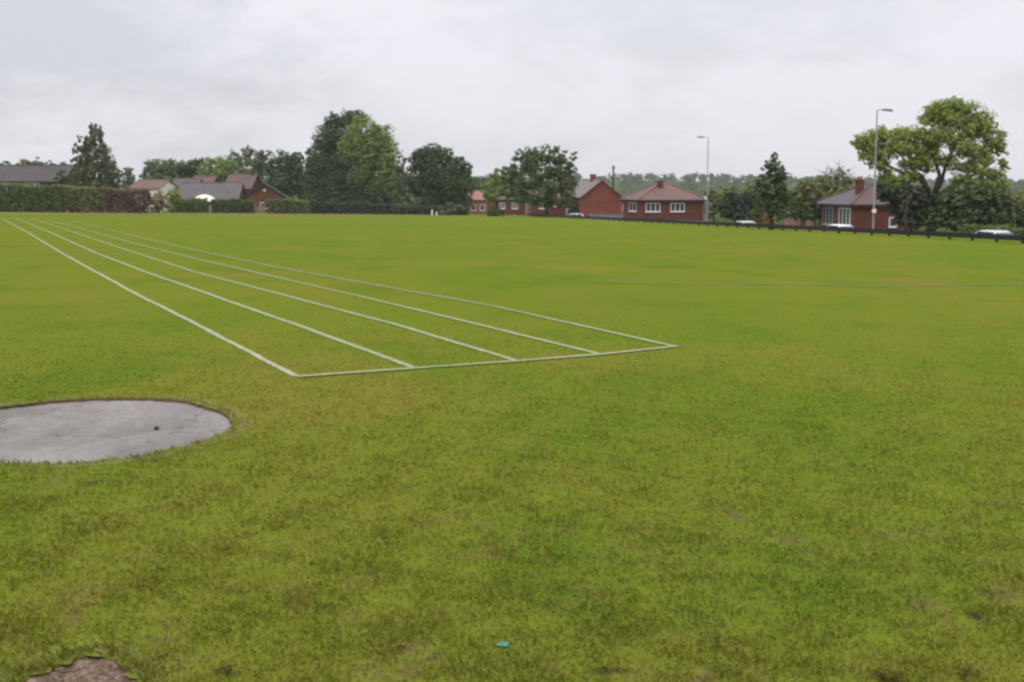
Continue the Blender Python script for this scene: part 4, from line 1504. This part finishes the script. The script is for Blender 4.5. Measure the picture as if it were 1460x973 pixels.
# red brick terrace behind the street tree
l = spot(697, 214)
ev = zpix(720, 284, 214) - l.z
h7, ro7 = house('terraced_house', 'red brick terraced house left of the street tree trunk', l, R(3), 7.0, 8.0, ev, zpix(720, 264, 216) - l.z, 'gable', m_brickdark, m_roofbrown, ridge_axis='x')
win(h7, (734 - 697) * 214 / FPX, ev - 1.65, 1.0, 1.0, mull=1)
win(h7, (716 - 697) * 214 / FPX, ev - 1.65, .9, 1.0, mull=1)
door(h7, (755 - 697) * 214 / FPX, 1.1, 2.1, mat=m_roofpinkgrey)
l = spot(757.3, 213)
ev = zpix(780, 283, 213) - l.z
h8, ro8 = house('terraced_house', 'red brick terraced house right of the street tree trunk with white windows', l, R(3), 7.6, 8.0, ev, zpix(780, 264, 215) - l.z, 'gable', m_brickdark, m_roofbrown, ridge_axis='x')
win(h8, (773 - 757.3) * 213 / FPX, ev - 1.75, 1.1, 1.0)
win(h8, (788.5 - 757.3) * 213 / FPX, ev - 1.4, .95, 1.0)
door(h8, (811 - 757.3) * 213 / FPX, .8, 2.1, mat=m_greyrender)
# gabled brick house: gable end towards the field
l = spot(829, 205)
ev = zpix(832, 281, 205) - l.z
gw = 58 * 205 / FPX
h9, ro9 = house('gabled_house', 'red brick house with tall plain gable and grey roof in the middle distance', l, ROADANG, gw / math.cos(ROADANG) * .99, 13.0, ev, zpix(857, 258, 205.5) - l.z, 'gable', m_brickred, m_roofpinkgrey, ridge_axis='y', overhang=.25,
                chims=((gw * .5, 5.5, .75, 1.1, ev + .8, zpix(837, 248.5, 210.5) - l.z, 0),), bargeboard=m_brickdark)
win(h9, 5.0, ev - 1.7, 1.2, 1.1, axis='y', y=0.0)
# small pink brick house just right of the gable, partly hidden by the bungalow
l = spot(884, 215)
ev = zpix(888, 286, 215) - l.z
h10, _ = house('house', 'sliver of a pink brick house between the gabled house and the hipped bungalow', l, ROADANG, 4.0, 6.0, ev, zpix(888, 279, 217) - l.z, 'hip', m_brickpink, m_roofsalmon)
win(h10, .8, ev - 1.6, .7, 1.0, mull=0)
# hipped red bungalow
DB = 160.0
l = spot(914, DB)
k = DB / FPX
ev = zpix(950, 285, DB) - l.z
W11 = (1005 - 914) * k / math.cos(ROADANG) * 1.0
h11, ro11 = house('bungalow', 'red brick bungalow with pinkish hipped roof and three white windows', l, ROADANG, W11, 8.2, ev, zpix(945, 258.5, DB + 4) - l.z, 'hip', m_brickdark, m_roofpink, ridge_axis='y', overhang=.4,
                  chims=((W11 * .40, 2.6, .6, .6, ev + .8, zpix(952, 258, DB + 2.6) - l.z, 0),))
win(h11, (931.5 - 914) * k, ev - 1.52, 1.9, 1.1, mull=2)
win(h11, (968 - 914) * k, ev - 1.52, 1.85, 1.1, mull=2)
win(h11, 3.6, ev - 1.55, 3.2, 1.15, axis='y', y=0.0, mull=1)
MB().solid([(W11 + .05, -.42, ev), (W11 + .42, -.42, ev), (W11 + .42, -.1, ev), (W11 + .05, -.1, ev)], [(W11 - .1, -.30, ev + .42), (W11 + .16, -.30, ev + .42), (W11 + .16, .1, ev + .42), (W11 - .1, .1, ev + .42)]).build('hip_end_tile', m_lead, ro11)
MB().tube([(W11 + .05, -.07, .0), (W11 + .05, -.07, ev - .2)], .05, 8).build('drainpipe', m_greyrender, h11)
# brick bungalow on the right
DC = 116.0
l = spot(1216, DC)
k = DC / FPX
ev = zpix(1216, 291.5, DC) - l.z
h12, ro12 = house('bungalow', 'brick bungalow with grey and pink hipped roof and tall chimney by the oak', l, ROADANG, 6.6, 7.4, ev, zpix(1228, 263, DC + 3.6) - l.z, 'hip', m_brickdark, m_roofrusset, ridge_axis='y', overhang=.35, side_tiles=m_roofgrey,
                  chims=((1.75, 2.35, .62, .62, ev + .5, zpix(1221, 256, DC + 2.35) - l.z, 0),))
win(h12, 1.6, ev - 2.0, 2.3, 1.65, axis='y', y=0.0, mull=2)
win(h12, 5.2, ev - 2.0, 2.2, 1.65, axis='y', y=0.0, mull=2, frame_mat=m_greyframe)
win(h12, 4.0, ev - 2.1, .8, .9, mull=0)
for hh, rr, (cx, cy, zz) in ((h12, ro12, (1.75, 2.35, zpix(1221, 256, DC + 2.35) - l.z)),):
    for dx in (-.17, .17):
        MB().tube([(cx + dx, cy, zz + .002), (cx + dx, cy, zz + .28)], [.12, .10], 10).build('chimney_pot', m_pot, rr)

# garden walls along the far pavement
def gwall(label, px0, px1, s, hgt, mat, name='garden_wall'):
    def hit(px):
        u = (px - 730) / FPX
        # distance where the sight line has come s metres past the fence line
        D = (s + FP0 @ FN) / (u * FN[0] + FN[1])
        return u * D, D
    (xa, ya), (xb, yb) = hit(px0), hit(px1)
    za, zb = tz(xa, ya), tz(xb, yb)
    root = thing(name, label, 'wall', (xa, ya, za))
    d = np.array([xb - xa, yb - ya])
    ln = np.hypot(*d)
    d /= ln
    n = np.array([-d[1], d[0]]) * .11
    q = [(n[0], n[1]), (d[0] * ln + n[0], d[1] * ln + n[1]), (d[0] * ln - n[0], d[1] * ln - n[1]), (-n[0], -n[1])]
    zz = (0, zb - za, zb - za, 0)
    MB().solid([(a, b, c - .4) for (a, b), c in zip(q, zz)], [(a, b, c + hgt) for (a, b), c in zip(q, zz)]).build('wall', mat, root)
    q2 = [(a * 1 + sg * n[0] * .35, b + sg * n[1] * .35) for (a, b), sg in zip(q, (1, 1, -1, -1))]
    MB().solid([(a, b, c + hgt + .002) for (a, b), c in zip(q2, zz)], [(a, b, c + hgt + .07) for (a, b), c in zip(q2, zz)]).build('coping', m_kerb, root)
    return root


gwall('low pale grey wall in front of the gabled brick house', 838, 889, 11.8, 1.35, m_greyrender)
gwall('low brick wall in front of the hipped red bungalow', 893, 1008, 11.7, 1.0, m_greyrender)
gwall('low dark wall in front of the large dark bush', 1010, 1082, 11.7, .85, m_greyrender)
gwall('low orange brick wall seen left of the conical tree trunk', 1070, 1098, 15.0, 1.5, m_brickred)
gwall('low pinkish brick wall right of the conical tree', 1118, 1150, 14.0, 1.2, m_brickpink)
gwall('low grey wall in front of the brick bungalow by the oak', 1160, 1285, 11.7, .95, m_greyrender)
gwall('low dark brick wall below the thicket under the oak', 1287, 1420, 11.7, .95, m_brickdark)

# ------------------------------------------------------------------ lamp posts, pole, gate, parasol, small posts
def lamp(label, px, D, top_py, arm_px, sign=False):
    b = W(px, 320, D)
    z = tz(b.x, b.y)
    h = W(px, top_py, D).z - z
    root = thing('street_lamp', label, 'street lamp', (b.x, b.y, z), 0, 'street lamps along the road')
    MB().tube([(0, 0, -.1), (0, 0, 1.3), (0, 0, 1.35), (0, 0, h)], [.095, .095, .065, .045], 10).build('post', m_galv, root, True)
    L_ = arm_px * D / FPX
    sg = 1 if L_ > 0 else -1
    MB().tube([(0, 0, h - .06), (sg * .12, 0, h - .0), (L_ - sg * .42, -.0, h + .03)], [.025, .02, .018], 7).build('arm', m_galv, root, True)
    hd = MB()
    hw, hh_ = .13, .11
    c = L_
    prof = [(-.42, .02), (-.2, .06), (.15, .07), (.34, .03)]
    hd.solid([(c + sg * x, -hw * (.6 if i in (0, 3) else 1), h - .05 - (.09 if sg > 0 else 0) * (x + .42)) for i, (x, t) in enumerate(prof)] + [(c + sg * x, hw * (.6 if i in (0, 3) else 1), h - .05 - (.09 if sg > 0 else 0) * (x + .42)) for i, (x, t) in reversed(list(enumerate(prof)))],
             [(c + sg * x, -hw * .6, h + t + .04 - (.09 if sg > 0 else 0) * (x + .42)) for i, (x, t) in enumerate(prof)] + [(c + sg * x, hw * .6, h + t + .04 - (.09 if sg > 0 else 0) * (x + .42)) for i, (x, t) in reversed(list(enumerate(prof)))])
    ho = hd.build('lamp_head', m_lampgrey if sg > 0 else m_galv, root)
    if sign:
        zs = W(px, 301, D).z - z
        ring = [(.20 * math.cos(a), .20 * math.sin(a)) for a in np.linspace(0, 2 * math.pi, 24, endpoint=False)]
        so = MB().solid([(x, -.13, zs + y) for x, y in ring], [(x, -.11, zs + y) for x, y in ring]).build('round_sign', m_signred, root)
        ring2 = [(x * .78, y * .78) for x, y in ring]
        MB().solid([(x, -.136, zs + y) for x, y in ring2], [(x, -.131, zs + y) for x, y in ring2]).build('sign_face', m_signwhite, so)
    return root


lamp('taller grey street lamp in front of the oak with a round sign', 1245, 90, 157, 15, True)
lamp('pale street lamp rising behind the right end of the hipped bungalow', 1007.5, 132, 196, -11)

b = W(874, 300, 222)
z = tz(b.x, b.y)
hp = W(874, 236, 222).z - z
tp = thing('telegraph_pole', 'dark wooden telegraph pole right of the tall brick gable', 'pole', (b.x, b.y, z))
MB().tube([(0, 0, -.2), (0, 0, hp)], [.19, .15], 9).build('pole', m_poletimber, tp, True)
MB().box(-.5, .5, -.22, -.14, hp - .5, hp - .4).build('crossarm', m_poletimber, tp)

b = W(292, 300, 198)
z = tz(b.x, b.y)
pr = thing('garden_parasol', 'cream dome topped garden parasol behind the low hedge', 'parasol', (b.x, b.y, z))
zt = zpix(292, 277.5, 198) - z
ze = zpix(292, 287.5, 198) - z
MB().tube([(0, 0, 0), (0, 0, zt - .05)], .03, 8).build('pole', m_galv, pr)
mb = MB()
rows = [(2.05, ze), (1.5, ze + (zt - ze) * .48), (.95, ze + (zt - ze) * .80), (.4, ze + (zt - ze) * .96), (.05, zt)]
n = 16
for (rr, zz) in rows:
    for k in range(n):
        q = 2 * math.pi * k / n
        mb.v.append((rr * math.cos(q), rr * math.sin(q), zz + (.05 if k % 2 else 0) * rr / 2))
for i in range(len(rows) - 1):
    for k in range(n):
        j = (k + 1) % n
        mb.f.append((i * n + k, i * n + j, (i + 1) * n + j, (i + 1) * n + k))
mb.f.append(tuple(4 * n + k for k in range(n)))
cv = mb.build('canopy', m_canvas, pr)
sm_ = cv.modifiers.new('thickness', 'SOLIDIFY')
sm_.thickness = .03

b = W(363, 300, 193)
gt = thing('garden_gate', 'pale timber garden gate in the gap between the low hedges', 'gate', (b.x, b.y, tz(b.x, b.y)))
gw_ = 15 * 193 / FPX
for xx in (.0, gw_ - .2):
    MB().box(xx, xx + .2, -.1, .1, -.2, 1.55).build('post', m_timber, gt)
for q in range(7):
    x0 = .24 + q * (gw_ - .48) / 7
    MB().box(x0, x0 + (gw_ - .48) / 7 - .02, -.02, .02, .08, 1.1).build('board', m_timber, gt)
MB().box(.202, gw_ - .202, .022, .06, .3, .4).box(.202, gw_ - .202, .022, .06, .85, .95).build('brace', m_timber, gt)

for (px, py, hgt, lab) in ((616, 304.5, .75, 'taller white marker post under the broad dark tree'), (622.5, 306.5, .45, 'shorter white marker post under the broad dark tree'), (300, 300, 1.0, 'pale stump post between the two low hedges left of the gate'),
                           (213.5, 303, .8, 'small pale post at the right end of the russet hedge')):
    x, y = G(px, py)
    D = min(y, 196 if px > 600 else 175 if px < 250 else 190)
    p = W(px, py, D)
    zz = tz(p.x, p.y)
    o = thing('marker_post', lab, 'post', (p.x, p.y, zz))
    q = .12 if px > 600 else .13
    MB().box(-q, q, -q, q, -.2, hgt).build('post', m_white if px > 600 else m_kerb, o, bevel=.02)
    MB().solid([(-q - .02, -q - .02, hgt + .002), (q + .02, -q - .02, hgt + .002), (q + .02, q + .02, hgt + .002), (-q - .02, q + .02, hgt + .002)], [(-.03, -.03, hgt + .1), (.03, -.03, hgt + .1), (.03, .03, hgt + .1), (-.03, .03, hgt + .1)]).build('cap', m_white if px > 600 else m_kerb, o)

# ------------------------------------------------------------------ parked cars
def car(label, px, s, paint, heading=0, van=False, name='parked_car', cat='car'):
    u = (px - 730) / FPX
    D = (s + FP0 @ FN) / (u * FN[0] + FN[1])
    x, y = u * D, D
    z = float(plane(x, y)) - DIP
    ang = math.atan2(FD[1], FD[0]) + heading
    root = thing(name, label, cat, (x, y, z), ang, 'cars parked along the road')
    Lc, Wc = (4.1, 1.7) if not van else (4.9, 1.95)
    hw = Wc / 2
    # lower body, lofted from rings across the car
    if not van:
        st = [(-2.05, .55, .35, .68), (-1.95, .80, .26, .88), (-1.2, .85, .22, .93), (0, .85, .2, .92), (.9, .85, .22, .90), (1.6, .83, .25, .80), (1.95, .74, .28, .68), (2.05, .55, .35, .58)]
        cab = [(-1.92, .72, .90, .95), (-1.55, .66, .90, 1.36), (-.9, .64, .90, 1.46), (.1, .64, .90, 1.44), (.45, .66, .90, 1.34), (1.15, .74, .88, .93)]
    else:
        st = [(-2.45, .9, .35, 1.0), (-2.4, .96, .28, 1.05), (-1, .97, .25, 1.05), (1.3, .97, .25, 1.05), (2.1, .93, .28, .98), (2.45, .75, .35, .80)]
        cab = [(-2.42, .92, 1.0, 1.9), (-2.2, .88, 1.0, 1.98), (-1, .88, 1.0, 2.0), (.7, .88, 1.0, 1.98), (.95, .88, 1.0, 1.92), (1.75, .90, .99, 1.06)]

    def loft(rings):
        mb = MB()
        m = 8
        for (xx, w, z0, z1) in rings:
            e = min(.1, (z1 - z0) * .3)
            mb.v += [(xx, -w + e, z0), (xx, w - e, z0), (xx, w, z0 + e), (xx, w, z1 - e), (xx, w - e, z1), (xx, -w + e, z1), (xx, -w, z1 - e), (xx, -w, z0 + e)]
        for i in range(len(rings) - 1):
            for k in range(m):
                j = (k + 1) % m
                mb.f.append((i * m + k, i * m + j, (i + 1) * m + j, (i + 1) * m + k))
        mb.f.append(tuple(range(m)))
        mb.f.append(tuple((len(rings) - 1) * m + k for k in range(m)))
        return mb
    body = loft(st).build('body', paint, root, True)
    loft(cab).build('cabin', paint, root, True)
    # glass: windscreen, rear window and side windows as panels just proud of the cabin
    def panel(name_, pts, t):
        pts = [Vector(p) for p in pts]
        n = (pts[1] - pts[0]).cross(pts[2] - pts[0]).normalized()
        MB().solid([p - n * t for p in pts], [p + n * t for p in pts]).build(name_, m_carglass, root)
    a, b = cab[-2], cab[-1]
    panel('windscreen', [(b[0] - .02, -.60, b[3] + .03), (b[0] - .02, .60, b[3] + .03), (a[0] + .06, .56, a[3] - .02), (a[0] + .06, -.56, a[3] - .02)], .02)
    a, b = cab[1], cab[0]
    panel('rear_window', [(b[0] + .02, -.56, b[3] + .06), (b[0] + .02, .56, b[3] + .06), (a[0] - .04, .50, a[3] - .04), (a[0] - .04, -.50, a[3] - .04)], .02)
    zc0, zc1 = cab[2][2] + .06, cab[2][3] - .10
    wb, wt = cab[2][1] + .035, cab[2][1] + .012
    for sg in (-1, 1):
        if not van:
            segs = [(-1.5, -.62, -1.35, -.62), (-.54, .28, -.54, .22), (.36, .98, .30, .42)]
        else:
            segs = [(.35, 1.45, .35, .9)]
        for (x0, x1, x2, x3) in segs:
            panel('side_window', [(x0, sg * wb, zc0), (x1, sg * wb, zc0), (x3, sg * wt, zc1), (x2, sg * wt, zc1)], .022)
    for xx in (-Lc * .31, Lc * .31):
        for sg in (-1, 1):
            wheel = MB()
            wheel.tube([(xx, sg * (hw - .19), .31), (xx, sg * (hw + .005), .31)], .31, 20)
            w_ = wheel.build('wheel', m_tyre, root)
            MB().tube([(xx, sg * (hw - .03), .31), (xx, sg * (hw + .015), .31)], .20, 12).build('rim', m_rim, w_)
    fr = st[-2]
    for sg in (-1, 1):
        MB().box(fr[0] - .12, fr[0] + .07, sg * .6 - .13, sg * .6 + .13, .56, .68).build('headlight', m_lens, root, bevel=.02)
        MB().box(st[1][0] - .07, st[1][0] + .1, sg * .68 - .1, sg * .68 + .1, .62, .82).build('tail_light', m_tail, root, bevel=.02)
    return root


car('pale silver car behind the rail at the right edge', 1422, 5.2, m_carpale, math.pi)
car('white car in front of the brick bungalow by the oak', 1201, 5.0, m_carwhite, math.pi)
car('pale silver car seen over the rail left of the conical tree', 1058, 4.6, m_carsilver, 0)
car('white car at the right of the street tree, before the terrace', 815, 7.6, m_carwhite, math.pi * .5)
car('white van standing beneath the street tree', 789, 8.6, m_carwhite, math.pi * 1.1, True, 'parked_van', 'van')
car('white car left of the van in front of the terrace', 741, 7.5, m_carwhite, math.pi * .5)

# ------------------------------------------------------------------ haze
HAZE = True
if HAZE:
    m, nt = new_mat('haze')
    pv = N(nt, 'ShaderNodeVolumePrincipled')
    pv.inputs['Color'].default_value = (.93, .95, 1, 1)
    pv.inputs['Density'].default_value = .00015
    pv.inputs['Anisotropy'].default_value = .2
    o = N(nt, 'ShaderNodeOutputMaterial')
    nt.links.new(pv.outputs[0], o.inputs['Volume'])
    hz = MB().box(-2600, 2600, -2600, 2600, -60, 40).build('haze', m)
    tag(hz, 'thin pale haze over the far hillside', 'haze', kind='stuff')
